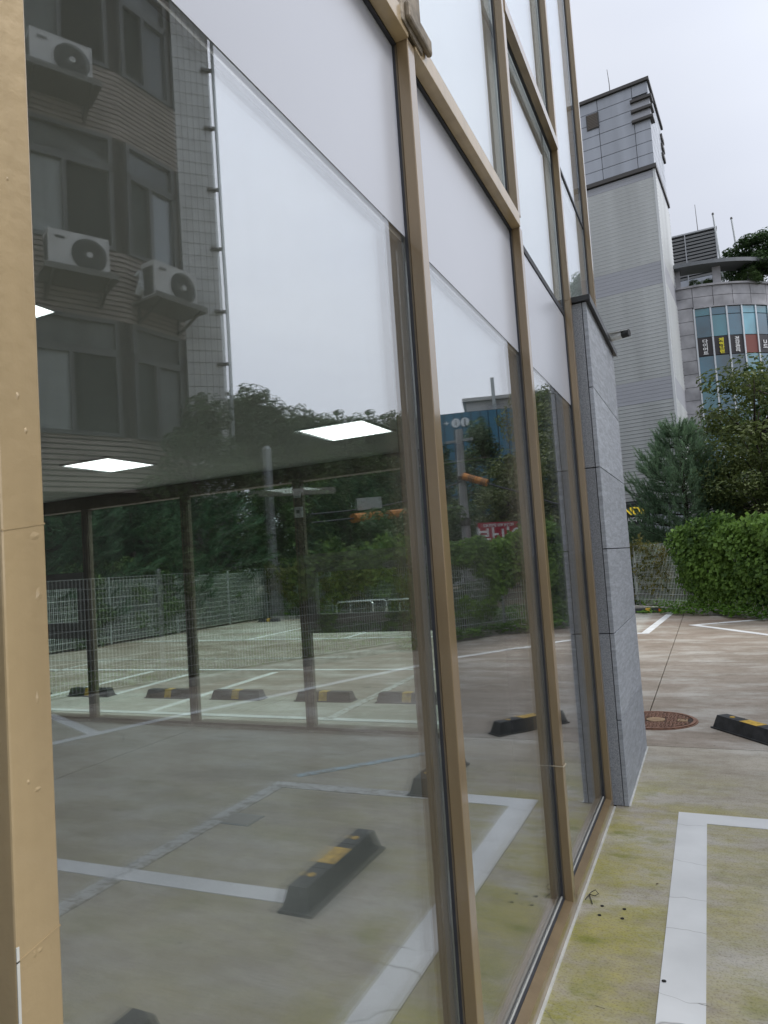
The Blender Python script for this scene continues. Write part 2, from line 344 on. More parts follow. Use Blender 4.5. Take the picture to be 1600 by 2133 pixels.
LF_IVY = leaf_mat('ivy_leaf', (.020, .062, .012), (.165, .285, .05), 1.0)
LF_DRY = leaf_mat('dry_ivy_leaf', (.030, .050, .012), (.16, .15, .04), 1.6)
LF_BROAD = leaf_mat('broad_leaf', (.022, .052, .014), (.10, .165, .045), .9)
LF_OLIVE = leaf_mat('olive_leaf', (.028, .052, .014), (.14, .175, .05), .8)
LF_EVER = leaf_mat('evergreen_leaf', (.018, .050, .018), (.08, .14, .05), 1.0)
LF_NEED = leaf_mat('pine_needle', (.085, .17, .095), (.25, .37, .22), .9)
LF_DARKN = leaf_mat('dark_needle', (.024, .07, .038), (.09, .18, .095), .9)
LF_GRASS = leaf_mat('ground_ivy', (.035, .095, .012), (.13, .26, .03), 1.5)

# ------------------------------------------------------------------ ground
MB().box(-600, 600, -600, 600, -.4, -.06).build('ground', mat('dirt', (.10, .09, .065), .95, noise=(.5, .3)), kind='structure')
# concrete bays with open joints
G = .005
near_x = [.052, 4.12, 8.2, 12.3]; near_y = [-8.2, -2.4, 1.62, 5.65]
far_x = [-16.1, -12.1, -8.1, -4.05, .06, 4.12, 8.2, 12.3]; far_y = [5.65, 9.70, 13.8, 17.9, 21]
k = 0
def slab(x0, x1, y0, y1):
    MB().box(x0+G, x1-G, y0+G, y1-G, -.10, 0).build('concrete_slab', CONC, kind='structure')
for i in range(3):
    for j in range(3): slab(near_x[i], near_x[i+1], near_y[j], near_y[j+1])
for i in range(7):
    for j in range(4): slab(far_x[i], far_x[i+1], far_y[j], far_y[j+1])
MB().box(-16, 12.3, -8, 21, -.058, -.05).build('joint_filler', BLACKD, kind='structure')
# grass verge beyond the kerb
FP = [(-13.0, 4.0), (-12.9, 19.3), (-3.2, 19.5), (-1.1, 18.95), (-.15, 18.05), (.8, 17.0), (1.72, 15.85), (2.9, 14.55), (4.0, 13.2), (4.95, 11.25), (5.78, 9.6), (6.35, 8.3), (6.62, 7.6), (7.05, 6.8), (7.6, 5.2), (8.0, 2.0), (8.0, -6)]
outer = [(-60, -6), (-60, 90), (70, 90), (70, -6)]
poly = [(x-.12 if i < 2 else x+.08, y+.08) for i, (x, y) in enumerate(FP)]
vv = [(x, y, .03) for x, y in poly]; bm_ = MB()
# strips outwards
def offs(p, d):
    cx_, cy_ = -3.5, 6.0
    q = Vector((p[0]-cx_, p[1]-cy_)).normalized(); return (p[0]+q.x*d, p[1]+q.y*d)
for i in range(len(poly)-1):
    a, b = poly[i], poly[i+1]
    prev = [(a[0], a[1], .03), (b[0], b[1], .03)]
    for d, z in ((1.2, .12), (5, .3), (18, .3), (60, .2)):
        a2, b2 = offs(a, d), offs(b, d); cur = [(a2[0], a2[1], z), (b2[0], b2[1], z)]
        bm_.add([prev[0], prev[1], cur[1], cur[0]], [(0, 1, 2, 3)]); prev = cur
bm_.build('planted_verge', SOIL, kind='structure')

# painted lines
PZ = [0.0]
def pline(name, pts, w, m_, z=.003, lab=None, **pr):
    """painted polyline with mitred corners, w wide to the left/right of the centre line"""
    PZ[0] += .00035; z += PZ[0]
    P = [Vector((x, y)) for x, y in pts]; Lf = []; Rt = []
    for i, p in enumerate(P):
        d0 = (P[i]-P[i-1]).normalized() if i else None; d1 = (P[i+1]-P[i]).normalized() if i < len(P)-1 else None
        if d0 is None: n = Vector((-d1.y, d1.x)); s_ = 1
        elif d1 is None: n = Vector((-d0.y, d0.x)); s_ = 1
        else:
            n = (Vector((-d0.y, d0.x))+Vector((-d1.y, d1.x))).normalized(); s_ = 1/max(.35, n.dot(Vector((-d1.y, d1.x))))
        Lf.append(p+n*w/2*s_); Rt.append(p-n*w/2*s_)
    b = MB(); n_ = len(P)
    vs_ = [(q.x, q.y, z) for q in Lf]+[(q.x, q.y, z) for q in Rt]+[(q.x, q.y, .0005) for q in Lf]+[(q.x, q.y, .0005) for q in Rt]
    fs = []
    for i in range(n_-1):
        fs += [(n_+i, n_+i+1, i+1, i), (i, i+1, 2*n_+i+1, 2*n_+i), (3*n_+i, 3*n_+i+1, n_+i+1, n_+i)]
    fs += [(0, 2*n_, 3*n_, n_), (n_-1, 2*n_-1, 4*n_-1, 3*n_-1)]
    b.add(vs_, fs); return b.build(name, m_, kind='structure', **pr)
PL = lambda *a, **k_: pline('parking_line', *a, **k_)
PL([(.47, -3), (.47, 4.195), (1.18, 4.195)], .145, PAINT)
PL([(1.19, 4.17), (2.22, 4.15), (2.2, 2.2), (2.2, -1)], .11, PAINTOLD)
PL([(1.19, 2.73), (3.6, 2.62)], .115, PAINT)
PL([(2.2, 4.35), (1.45, 5.12)], .07, PAINTBLUE)
PL([(7.2, 2.2), (6.6, 3.1), (5.2, 4.72), (4.5, 6.58), (3.35, 9.45), (3.0, 10.3), (1.58, 12.3), (.30, 14.28), (1.62, 15.1)], .13, PAINT)
PL([(5.0, 5.05), (6.6, 5.75)], .12, PAINT)
PL([(-.17, 17.8), (-.47, 13.08), (-2.9, 13.02)], .14, PAINT)
PL([(2.6, 10.95), (2.1, 11.35)], .06, PAINTOLD)
PL([(-9.6, 5.98), (-.5, 6.10)], .10, PAINT)
PL([(-12.3, 8.86), (-1.0, 9.16)], .10, PAINT)
PL([(-12.4, 10.05), (-5.0, 10.28)], .08, PAINTOLD)
for x in (-7.78, -5.31, -2.92): PL([(x, 6.06), (x-.12, 8.8)], .10, PAINT if x < -5 else PAINTOLD)
PL([(-6.80, 6.95), (-6.9, 8.72)], .09, PAINT)
PL([(-10.2, 8.75), (-10.3, 9.95)], .08, PAINTOLD)
PL([(-12.4, 13.2), (-3.2, 13.1)], .10, PAINT)
for x in (-9.2, -6.6, -3.9): PL([(x, 13.15), (x-.15, 17.9)], .10, PAINT)

# ------------------------------------------------------------------ the glazed pavilion
pav = thing('glazed_pavilion', 'glazed ground floor building with gold painted mullions and white upper panels', 'building', (0, 0, 0))
YK = [-3.27, -2.03, -.76, .5024, 1.754, 2.996, 4.256]      # far edge of every mullion cap
TOP = 8.6
rr = random.Random(3)
def mullion(y1, z0, z1, m_=GOLD):
    a, b = y1-.05, y1
    o = MB().box(.0125, .047, a, b, z0, z1).build('mullion', m_, pav, bevel=.0025)
    MB().box(.0085, .0125, a-.002, b+.002, z0, z1).build('groove', BRONZE, o)
    MB().box(.0, .0085, a-.004, b+.004, z0, z1).build('gasket', GASK, o)
    MB().box(-.062, -.031, a-.003, b+.003, max(z0, 0), min(z1, 2.5)).build('inner_mullion', GOLD, o)
    return o
for i, y in enumerate(YK):
    mullion(y, .0, 2.945 if y < 4.2 else 3.03, GOLD2 if i == 3 else GOLD)
    mullion(y, 3.005 if y < 4.2 else 3.03, TOP)
mullion(5.52, 3.05, TOP)
# weld seams, dents of filler and tape end on the nearest mullion
near_m = [o for o in pav.children if o.name.startswith('mullion')][6]
def blob(b, x, y, z, ry, rz, rx=.0022, n=10):
    vs_ = [(x+rx, y, z)]; fs = []
    for k_ in range(n):
        w = 2*math.pi*k_/n; q = 1+.25*rr.uniform(-1, 1); vs_.append((x, y+math.cos(w)*ry*q, z+math.sin(w)*rz*q))
    for k_ in range(n): fs.append((0, 1+k_, 1+(k_+1) % n))
    b.add(vs_, fs)
for (y, z, ry, rz) in ((.476, 1.70, .0035, .006), (.484, 1.665, .003, .005), (.4735, 1.93, .002, .003), (.49, 1.555, .008, .007), (.472, 1.31, .003, .004), (.482, 1.30, .006, .003), (.492, 1.495, .006, .01), (.472, 1.145, .004, .007), (.478, 1.145, .005, .004), (.486, 1.39, .003, .01)):
    bb = MB(); blob(bb, .0469, y, z, ry*.75, rz*.75, .0012); bb.build('paint_blister', GOLD2, pav)
for z, dz in ((1.145, .012), (1.56, .008)):
    MB().obox((.0465, .4525, z), (.0011, 0, 0), (0, .0495, dz), (0, 0, .0016)).build('joint_seam', GOLD2, pav)
MB().box(.0465, .0476, .4975, .5025, -.0, 1.06).build('edge_wear', SEAL, pav)
MB().box(.0465, .0476, .4525, .4555, -.0, 1.16).build('edge_wear', SEAL, pav)
# sills, transoms and panes
def bay(y0, y1, z_sill=0):
    MB().add([(.047, y0, 0), (.047, y1, 0), (.047, y1, .06), (.047, y0, .06), (.012, y0, .066), (.012, y1, .066), (.012, y0, 0), (.012, y1, 0)],
             [(0, 1, 2, 3), (3, 2, 5, 4), (4, 5, 7, 6), (0, 3, 4, 6), (1, 7, 5, 2), (0, 6, 7, 1)]).build('sill', GOLD, pav)
    MB().box(.0035, .0118, y0, y1, 0, .072).build('sill_gasket', GASK, pav)
    MB().box(.0002, .0034, y0, y1, 0, .079).build('glazing_bead', SEAL, pav)
    MB().box(-.062, -.031, y0, y1, 0, .06).build('inner_sill', GOLD, pav)
    MB().box(-.020, -.0062, y0+.002, y1-.002, .055, .078).build('spacer', SPACER, pav)
def pane(y0, y1, z0, z1, film=True, upper=False):
    MB().box(-.006, -.0003, y0, y1, z0, z1).build('outer_pane', GL_OUT, pav)
    if not upper:
        MB().box(-.0262, -.0202, y0, y1, z0, min(z1, 2.39)).build('inner_pane', GL_IN, pav)
        for a, b in ((y0+.001, y0+.014), (y1-.014, y1-.001)):
            MB().box(-.0198, -.0064, a, b, .08, 2.385).build('spacer', SPACER, pav)
        MB().box(-.020, -.0064, y0+.002, y1-.002, 2.375, 2.3885).build('spacer', SPACER, pav)
        MB().box(.0002, .0012, y0+.001, y1-.001, 2.39, z1-.002).build('frosted_film', FROST, pav)
    else:
        MB().box(-.06, -.045, y0, y1, z0, z1).build('back_panel', UPPERP, pav)
def transom(y0, y1, z, m_=GOLD):
    o = MB().box(.0125, .052, y0, y1, z-.06, z).build('transom', m_, pav, bevel=.002)
    MB().box(.0, .0125, y0, y1, z-.066, z+.006).build('gasket', GASK, o)
    MB().add([(.014, y0, z+.0065), (.051, y0, z+.0012), (.051, y1, z+.0012), (.014, y1, z+.0065), (.014, y0, z+.0005), (.051, y0, z+.0005), (.051, y1, z+.0005), (.014, y1, z+.0005)],
             [(0, 1, 2, 3), (4, 7, 6, 5), (0, 4, 5, 1), (2, 6, 7, 3), (1, 5, 6, 2), (0, 3, 7, 4)]).build('dirt_crust', SOILED, o)
for i in range(len(YK)-1):
    y0, y1 = YK[i], YK[i+1]-.05
    bay(y0, y1); 
    joint3 = (i == 5)
    pane(y0, y1, .06, 2.94)
    if joint3:
        MB().box(-.004, .006, y0, y1, 2.94, 2.972).build('silicone_joint', GASK, pav)
        transom(y0, y1, 4.03); zz = [2.972, 3.97, 4.036, 6.5, TOP]
    else:
        transom(y0, y1, 3.0, GOLD2); zz = [3.006, 4.9, 4.93, 7.0, TOP]
        MB().box(-.004, .006, y0, y1, 4.9, 4.93).build('silicone_joint', GASK, pav)
    pane(y0, y1, zz[0], zz[1], upper=True); pane(y0, y1, zz[2], TOP, upper=True)
# bay above the stone pier
pane(YK[6], 5.47, 3.06, 4.02, upper=True); pane(YK[6], 5.47, 4.045, TOP, upper=True)
MB().box(-.004, .006, YK[6], 5.47, 4.02, 4.045).build('silicone_joint', GASK, pav)
# soiled cover pieces where the first transom meets the mullion
MB().add([(.0, 1.60, 2.99), (.058, 1.66, 2.955), (.058, 1.80, 2.95), (.0, 1.80, 2.93), (.0, 1.60, 3.4), (.058, 1.66, 3.4), (.058, 1.80, 3.4), (.0, 1.80, 3.4)],
         [(0, 3, 2, 1), (4, 5, 6, 7), (0, 1, 5, 4), (1, 2, 6, 5), (2, 3, 7, 6), (3, 0, 4, 7)]).build('joint_cover', SOILED, pav, bevel=.006)
MB().box(.053, .072, 1.67, 1.845, 2.97, 3.02).build('joint_cover', SOILED, pav, bevel=.008)
MB().box(-.3, .02, -3.32, 5.5, TOP, TOP+.15).build('coping', DARKMET, pav)
MB().box(.0475, .057, -3.3, 4.262, .0, .007).build('sealant_bead', SEAL, pav)
# cord tied round the second visible mullion
MB().tube([(-.001, 2.943, .615), (.05, 2.943, .613), (.051, 2.999, .611), (.0, 2.999, .613)], .0022, 5).build('cord', mat('cord', (.5, .44, .33), .9), pav)
# body of the building
BODY = mat('building_body', (.35, .36, .37), .8)
MB().box(-9.3, -.062, -4.0, 5.46, 2.56, TOP).build('upper_storey', BODY, pav)
MB().box(-9.3, -9.15, -4.0, 5.6, 0, 2.5).build('wall', WALLIN, pav)
MB().box(-9.15, -.03, -4.1, -3.95, 0, 2.5).build('wall', WALLIN, pav)
MB().box(-9.15, -.03, -3.95, 5.56, 2.5, 2.55).build('ceiling', CEILM, kind='structure')
MB().box(-9.15, -.031, -3.95, 5.6, -.1, .0).build('room_floor', FLOOR, kind='structure')
# ceiling lights
def ceiling_light(x, y, label):
    t = thing('ceiling_light', label, 'ceiling light', (x, y, 2.5), 0, 'square ceiling lights in the glazed room')
    f = MB()
    for a in ((-.27, .27, -.27, -.25), (-.27, .27, .25, .27), (-.27, -.25, -.25, .25), (.25, .27, -.25, .25)): f.box(*a, -.012, -.0005)
    f.build('frame', WHITEP, t)
    MB().box(-.249, .249, -.249, .249, -.009, -.002).build('diffuser', LAMP, t)
for x, y, l in ((-3.77, 4.19, 'lit square ceiling light nearest above the far windows, seen through the first pane'), (-1.61, 4.36, 'lit square ceiling light whose glow cuts across the reflected treetops'), (-1.62, 1.46, 'lit square ceiling light half hidden behind the nearest gold mullion')):
    ceiling_light(x, y, l)
# far window wall of the room
fw_ = thing('window_wall', 'bronze framed window wall at the far side of the room', 'window', (0, 5.6, 0))
XM = [-.30, -1.40, -2.83, -4.22, -5.66, -7.13, -8.6]
for x in XM:
    o = MB().box(x-.040, x+.040, -.035, .045, .0, 2.5).build('mullion', BRONZE, fw_, bevel=.003)
    MB().box(x+.0405, x+.0505, -.02, .03, .06, 2.36).build('glazing_bead', BRONZE, o)
    MB().box(x-.012, x-.006, -.0375, -.0355, .06, 2.3).build('groove', GASK, o)
MB().box(-9.1, -.3, -.05, .06, 2.36, 2.5).build('head_rail', BRONZE, fw_)
MB().box(-1.34, -.36, -.05, .09, 0, 2.33).build('solid_panel', GREYFR, fw_)
for i in range(1, len(XM)-1):
    a, b = XM[i+1]+.051, XM[i]-.041
    MB().box(a-.01, b, -.05, .09, .0, .05).build('bottom_rail', BRONZE, fw_)
    if i in (1, 4):
        a += .0
        for z0, z1 in ((.92, 1.0), (1.58, 1.66)):
            MB().box(a, b, -.05, .05, z0, z1).build('rail', GREYFR, fw_)
        for (p0, p1, q0, q1) in ((.05, .92, 0, 0), (1.66, 2.33, 0, 0)):
            MB().box(a, b, .0, .008, p0, p1).build('pane', GL_FAR, fw_)
        c_ = MB()
        for bx in ((a+.01, b-.01, 1.005, 1.095), (a+.01, b-.01, 1.485, 1.575), (a+.01, a+.10, 1.096, 1.484), (b-.10, b-.01, 1.096, 1.484)):
            c_.box(bx[0], bx[1], -.045, .03, bx[2], bx[3])
        o = c_.build('casement_frame', GREYFR, fw_, bevel=.004)
        MB().box(a+.101, b-.101, .0, .008, 1.096, 1.484).build('pane', GL_FAR, o)
    else:
        MB().box(a, b, .0, .008, .05, 2.33).build('pane', GL_FAR, fw_)
t = thing('door_sensor', 'small white camera and sensor boxes on a far window mullion', 'sensor', (-2.79, 5.53, 2.2))
MB().box(-.035, .035, -.03, .0, .0, .085).build('bracket', WHITEP, t, bevel=.004)
MB().tube([(.0, -.03, .05), (.09, -.07, .055)], .018, 8).build('camera_head', WHITEP, t)
MB().box(-.03, .05, -.035, .0, -.19, -.09).build('sensor_box', WHITEP, t, bevel=.006)
MB().box(-.005, .03, -.037, -.035, -.15, -.12).build('sensor_eye', GASK, t)

# ------------------------------------------------------------------ stone pier
pier = thing('stone_pier', 'grey granite pier with dark metal cap at the end of the glazing', 'pier', (0, 0, 0))
MB().box(-.55, .112, 4.315, 5.585, 0, 3.0).build('core', GASK, pier)
zj = [0, .5, 1.01, 1.515, 2.01, 2.5, 3.03]
for i in range(6):
    MB().box(.103, .128, 4.29, 5.60, zj[i]+.003, zj[i+1]-.003).build('stone_panel', STONE_W, pier, bevel=.0015)
for z0, z1 in ((0, 1.01), (1.01, 2.01), (2.01, 3.03)):
    MB().box(.018, .0985, 4.2905, 4.312, z0+.003, z1-.003).build('stone_panel', STONE_N, pier, bevel=.0015)
    MB().box(-.5, .10, 5.588, 5.61, z0+.003, z1-.003).build('stone_panel', STONE_N, pier, bevel=.0015)
MB().box(.013, .0178, 4.262, 4.312, 0, 3.03).build('gasket', GASK, pier)
MB().box(-.5, .15, 4.27, 5.66, 3.031, 3.066).build('cap', DARKMET, pier, bevel=.002)
MB().box(.1515, .154, 4.27, 5.66, 3.02, 3.068).build('cap_drip', DARKMET, pier)
MB().box(.1285, .138, 4.29, 5.60, .0, .006).build('sealant_bead', SEAL, pier)

cc = thing('security_camera', 'white bullet security camera with black lens hood on the stone pier', 'camera', (.10, 5.35, 3.066))
WPL = mat('white_plastic', (.72, .73, .73), .35)
cc.scale = (.62, .62, .62)
MB().box(-.02, .03, -.01, .05, 0, .10).build('junction_box', WPL, cc, bevel=.004)
MB().tube([(.02, .01, .06), (.09, -.02, .02), (.10, -.03, .0)], [.016, .014, .018], 8).build('arm', WPL, cc)
MB().tube([(.085, -.03, .02), (.15, -.05, .025), (.22, -.07, .028)], [.034, .038, .038], 14).build('housing', WPL, cc, smooth=False)
MB().tube([(.215, -.069, .030), (.30, -.095, .033)], [.041, .044], 14).build('lens_hood', BLACKR, cc)
MB().box(.06, .28, -.115, -.03, .066, .072).build('sun_shield', WPL, cc)
MB().tube([(.03, .0, .03), (.035, -.01, -.05), (.03, .0, -.10)], .006, 6).build('cable', BLACKR, cc)

# ------------------------------------------------------------------ wheel stops
def trap_bm(L, wb, wt, z0, z1, ins):
    v = [(-L/2, -wb/2, z0), (L/2, -wb/2, z0), (L/2, wb/2, z0), (-L/2, wb/2, z0), (-L/2+ins, -wt/2, z1), (L/2-ins, -wt/2, z1), (L/2-ins, wt/2, z1), (-L/2+ins, wt/2, z1)]
    return v, [(0, 3, 2, 1), (4, 5, 6, 7), (0, 1, 5, 4), (1, 2, 6, 5), (2, 3, 7, 6), (3, 0, 4, 7)]
WL = .74
ws_body = MB().add(*trap_bm(WL, .150, .095, .008, .108, .028)).mesh('body', BLACKR)
bfl = MB().box(-WL/2-.012, WL/2+.012, -.087, .087, 0, .012); 
ws_fl = bfl.mesh('flange', BLACKR)
def strip(x0, x1, side=True):
    b = MB(); e = .0016
    zt = .108+e; b.add([(x0, -.0475, zt), (x1, -.0475, zt), (x1, .0475, zt), (x0, .0475, zt), (x0, -.0475, .1075), (x1, -.0475, .1075), (x1, .0475, .1075), (x0, .0475, .1075)], [(0, 1, 2, 3), (0, 4, 5, 1), (2, 6, 7, 3), (1, 5, 6, 2), (3, 7, 4, 0)])
    if side:
        for s_ in (1, -1):
            v = [(x0, s_*(.0475+e), .108), (x1, s_*(.0475+e), .108), (x1, s_*(.074+e), .012), (x0, s_*(.074+e), .012)]
            b.add(v, [(0, 1, 2, 3) if s_ < 0 else (3, 2, 1, 0)])
    return b.mesh('yellow_strip', YELLOW)
ws_strip = strip(-.055, .055)
ws_strip_top = strip(-.09, .09, False)
capb = MB().tube([(0, 0, .107), (0, 0, .111)], .021, 12); ws_cap = capb.mesh('bolt_cap', YELLOW)
sb = MB()
for x in (-.145, .145): sb.box(x-.003, x+.003, -.0485, .0485, .1078, .110)
ws_groove = sb.mesh('seam', GASK)
def wheel_stop(x, y, deg, label, full=True, group=None, k_=1):
    t = thing('wheel_stop', label, 'wheel stop', (x, y, .0), rad(deg), group); t.scale = (k_, 1, 1)
    put('body', ws_body, t); put('flange', ws_fl, t); put('yellow_strip', ws_strip if full else ws_strip_top, t)
    if not full:
        for s_ in (-.22, .22): put('bolt_cap', ws_cap, t, (s_, 0, 0))
        put('seam', ws_groove, t)
    return t
WG = 'black and yellow rubber wheel stops of the car park'
wheel_stop(.87, 6.03, -52, 'black rubber wheel stop lying askew beside the rusty manhole cover', False, WG)
wheel_stop(1.095, 2.97, 90, 'black wheel stop ending a white bay line, mirrored large in the first pane', False, WG)
wheel_stop(1.11, 1.385, 90, 'black wheel stop mirrored at the bottom edge of the photo, only its tip showing', False, WG)
wheel_stop(1.14, 4.52, 90, 'black wheel stop mirrored right against the reflection of the second mullion', False, WG)
for x, l in ((-8.35, 'black and yellow wheel stop beyond the far windows, cut off by the nearest mullion'), (-7.12, 'black and yellow wheel stop outside the leftmost far window'), (-5.73, 'black and yellow wheel stop centred in the far window between two bronze mullions'), (-4.68, 'black and yellow wheel stop just right of a bronze mullion, in the middle far window'), (-3.46, 'dull wheel stop behind the bronze mullion with the sensor boxes'), (-2.42, 'pale striped wheel stop below the open casement frame')):
    wheel_stop(x, 6.86+(x+7)*.02, 1.5, l, True, WG, .97)
wheel_stop(-12.0, 18.1, 2, 'far black wheel stop with a yellow band beside the corner of the fence', True, WG)
wheel_stop(-10.35, 17.95, 2, 'far black wheel stop near the bike hoops, seen through the window wall', True, WG)
wheel_stop(-.72, 17.25, -4, 'small distant wheel stop with yellow badge and orange reflector below the bare fence', True, WG, 1.0)
oo = MB().box(.24, .31, -.0895, -.076, .03, .1).build('reflector', mat('orange_reflector', (.75, .18, .02), .4), [o for o in COL.objects if o.name.startswith('wheel_stop')][-1])

# ------------------------------------------------------------------ manhole, drain cover, anchor holes, bits on the ground
mh = thing('manhole_cover', 'round rusty cast iron manhole cover with raised blocks beside the pier', 'manhole', (.135, 6.47, 0))
MB().tube([(0, 0, .0006), (0, 0, .0045)], .34, 48).build('frame', IRON, mh)
MB().tube([(0, 0, .005), (0, 0, .0062)], .325, 48).build('plate', IRONGAP, mh)
mb = MB(); r2 = random.Random(5)
mb.tube([(0, 0, .006), (0, 0, .0125)], .327, 40); 
rimb = MB()
for k_ in range(48):
    a0, a1 = 2*math.pi*k_/48, 2*math.pi*(k_+1)/48
    def q(r_, a, z): return (r_*math.cos(a), r_*math.sin(a), z)
    rimb.add([q(.300, a0, .013), q(.326, a0, .013), q(.326, a1, .013), q(.300, a1, .013), q(.300, a0, .006), q(.326, a0, .006), q(.326, a1, .006), q(.300, a1, .006)], [(0, 1, 2, 3), (4, 0, 3, 7), (1, 5, 6, 2)])
rimb.build('rim', IRON, mh)
tread = MB()
for i in range(-9, 10):
    for j in range(-12, 13):
        x = i*.031+(.008 if j % 2 else 0); y = j*.0235
        if math.hypot(x, y) > .285 or (abs(x) < .085 and abs(y) < .085) or (x > .17 and abs(y) < .06): continue
        w, l = .0145+r2.uniform(-.003, .002), .0075
        if (i+j) % 3 == 0: w, l = .0075, .0105
        tread.box(x-w, x+w, y-l, y+l, .006, .0125)
tread.build('tread_blocks', IRON, mh, kind='stuff')
MB().tube([(0, 0, .006), (0, 0, .0135)], .078, 28).build('boss', IRONL, mh)
MB().box(.175, .255, -.045, .045, .006, .0132).build('badge', IRONL, mh, bevel=.002)
for x, y, w, l in ((.19, -.03, .004, .012), (.205, -.02, .012, .003), (.235, .015, .004, .016), (.22, .03, .012, .003), (.2, .012, .003, .012)):
    MB().box(x-w, x+w, y-l, y+l, .0133, .0139).build('badge_mark', IRONGAP, mh)
dc = thing('drain_cover', 'small square steel drain cover let into the concrete by the worn line', 'drain cover', (2.06, 3.5, 0))
MB().box(-.105, .105, -.085, .085, .0004, .003).build('frame', GALV, dc); MB().box(-.095, .095, -.075, .075, .0032, .0045).build('plate', mat('plate_grey', (.33, .31, .27), .6, .1), dc)
for i, (x, y) in enumerate(((.14, 3.07), (.23, 3.07), (.14, 2.99), (.23, 2.99))):
    tag(MB().tube([(x, y, .0004), (x, y, .0022)], .0075, 12).build('anchor_hole', BLACKD), 'small round bolt hole in the mossy concrete, one of a square of four', 'hole', 'four bolt holes in the mossy concrete')
tag(MB().tube([(.41, 2.60, .0045), (.41, 2.60, .0056)], .008, 10).build('gum_spot', BLACKD), 'dark round spot of gum on the white bay line', 'gum')
tag(MB().tube([(.065, 3.10, .004), (.082, 3.155, .012), (.10, 3.165, .02), (.115, 3.15, .012), (.10, 3.14, .006), (.075, 3.15, .004), (.10, 3.07, .004)], .0018, 5).build('wire_scrap', BLACKR), 'thin black scrap of wire curled at the foot of the mullion', 'wire')
leafm = MB(); r3 = random.Random(9)
lf_mesh = MB().add([(-.02, 0, .003), (0, -.007, .007), (.022, 0, .004), (0, .007, .006)], [(0, 1, 2, 3)]).mesh('dead_leaf', mat('dead_leaf', (.10, .07, .04), .8))
tw_mesh = MB().tube([(-.03, 0, .003), (0, .004, .006), (.03, 0, .003)], .0012, 4).mesh('twig', mat('twig', (.06, .045, .03), .9))
for i in range(16):
    x, y = r3.uniform(.2, 1.6), r3.uniform(2.0, 6.6)
    o = put('twig' if i % 3 else 'dead_leaf', tw_mesh if i % 3 else lf_mesh, None, (x, y, .001), (0, 0, r3.uniform(0, 6)), (r3.uniform(.2, .6),)*3)
    tag(o, 'short dry twig lying on the concrete bay' if i % 3 else 'small curled dead leaf lying on the concrete bay', 'twig' if i % 3 else 'leaf', 'twigs scattered on the concrete' if i % 3 else 'dead leaves scattered on the concrete')

# ------------------------------------------------------------------ kerb, mesh fence
def seg_iter(pts, step):
    """walk a polyline in equal steps: position, unit tangent, arc length"""
    s = 0; out = []; rem = 0
    for i in range(len(pts)-1):
        a, b = Vector(pts[i]), Vector(pts[i+1]); L_ = (b-a).length; t_ = (b-a)/L_
        d = rem
        while d < L_: out.append((a+t_*d, t_, s+d)); d += step
        rem = d-L_; s += L_
    return out
kp = [(x, y) for x, y in FP]
def offset_poly(pts, d):
    P = [Vector(p) for p in pts]; out = []
    for i, p in enumerate(P):
        t0 = (P[i]-P[i-1]).normalized() if i else (P[1]-P[0]).normalized(); t1 = (P[i+1]-P[i]).normalized() if i < len(P)-1 else t0
        n = (Vector((-t0.y, t0.x))+Vector((-t1.y, t1.x))).normalized(); out.append(tuple(p+n*d))
    return out
kin, kout = offset_poly(FP, -.62), offset_poly(FP, -.44)
for i in range(1, len(FP)-1):
    a, b, c_, d = kin[i], kin[i+1], kout[i+1], kout[i]
    L_ = (Vector(b)-Vector(a)).length; n = max(1, round(L_/1.0))
    for j in range(n):
        f0, f1 = j/n+.004, (j+1)/n-.004
        q0 = Vector(a).lerp(Vector(b), f0); q1 = Vector(a).lerp(Vector(b), f1); q2 = Vector(d).lerp(Vector(c_), f1); q3 = Vector(d).lerp(Vector(c_), f0)
        MB().prism([tuple(q0), tuple(q1), tuple(q2), tuple(q3)], -.05, .10).build('kerb_stone', KERB, kind='structure')
fence = []
FH = 1.58
posts = [(-12.9, 10.2), (-12.9, 12.6), (-12.9, 15.0), (-12.9, 17.3), (-12.9, 19.3), (-10.4, 19.36), (-7.9, 19.4), (-5.5, 19.45), (-3.2, 19.5), (-1.1, 18.95), (.45, 17.4), (1.72, 15.85), (3.28, 14.1), (4.45, 12.3), (5.78, 9.6), (6.60, 7.7), (7.3, 6.0), (7.9, 3.4), (8.0, 1.0)]
labs = {0: 'left'}
for i in range(len(posts)-1):
    a, b = Vector(posts[i]), Vector(posts[i+1]); d = b-a; L_ = d.length; ang = math.atan2(d.y, d.x)
    if i < 4: lab = 'galvanised mesh fence panel in front of the dark shrubs beyond the far windows'
    elif i < 9: lab = 'galvanised mesh fence panel along the far back of the car park'
    elif i < 13: lab = 'galvanised mesh fence panel overgrown with bright ivy'
    else: lab = 'bare mesh fence panel mirrored across the first pane'
    t = thing('mesh_fence', lab, 'fence', (a.x, a.y, .02), ang, 'panels of the galvanised mesh fence: '+lab.split('panel ')[1])
    MB().tube([(0, 0, 0), (0, 0, FH+.06)], .030, 10).build('post', GALV, t)
    MB().tube([(0, 0, FH+.06), (0, 0, FH+.085)], [.034, .012], 10).build('post_cap', GALV, t)
    w = MB()
    nv = int(L_/.05)
    for k_ in range(1, nv+1): x = k_*.05; w.box(x-.0036, x+.0036, -.038, -.031, .06, FH)
    nh = 11
    for k_ in range(nh+1):
        z = .06+(FH-.065)*k_/nh; w.box(.03, L_-.03, -.0305, -.0245, z-.004, z+.004)
    w.build('wire_mesh', WIRE, t, kind='stuff')
    for z in (.3, 1.4): MB().box(-.035, .05, -.042, -.022, z, z+.03).build('clamp', GALV, t)

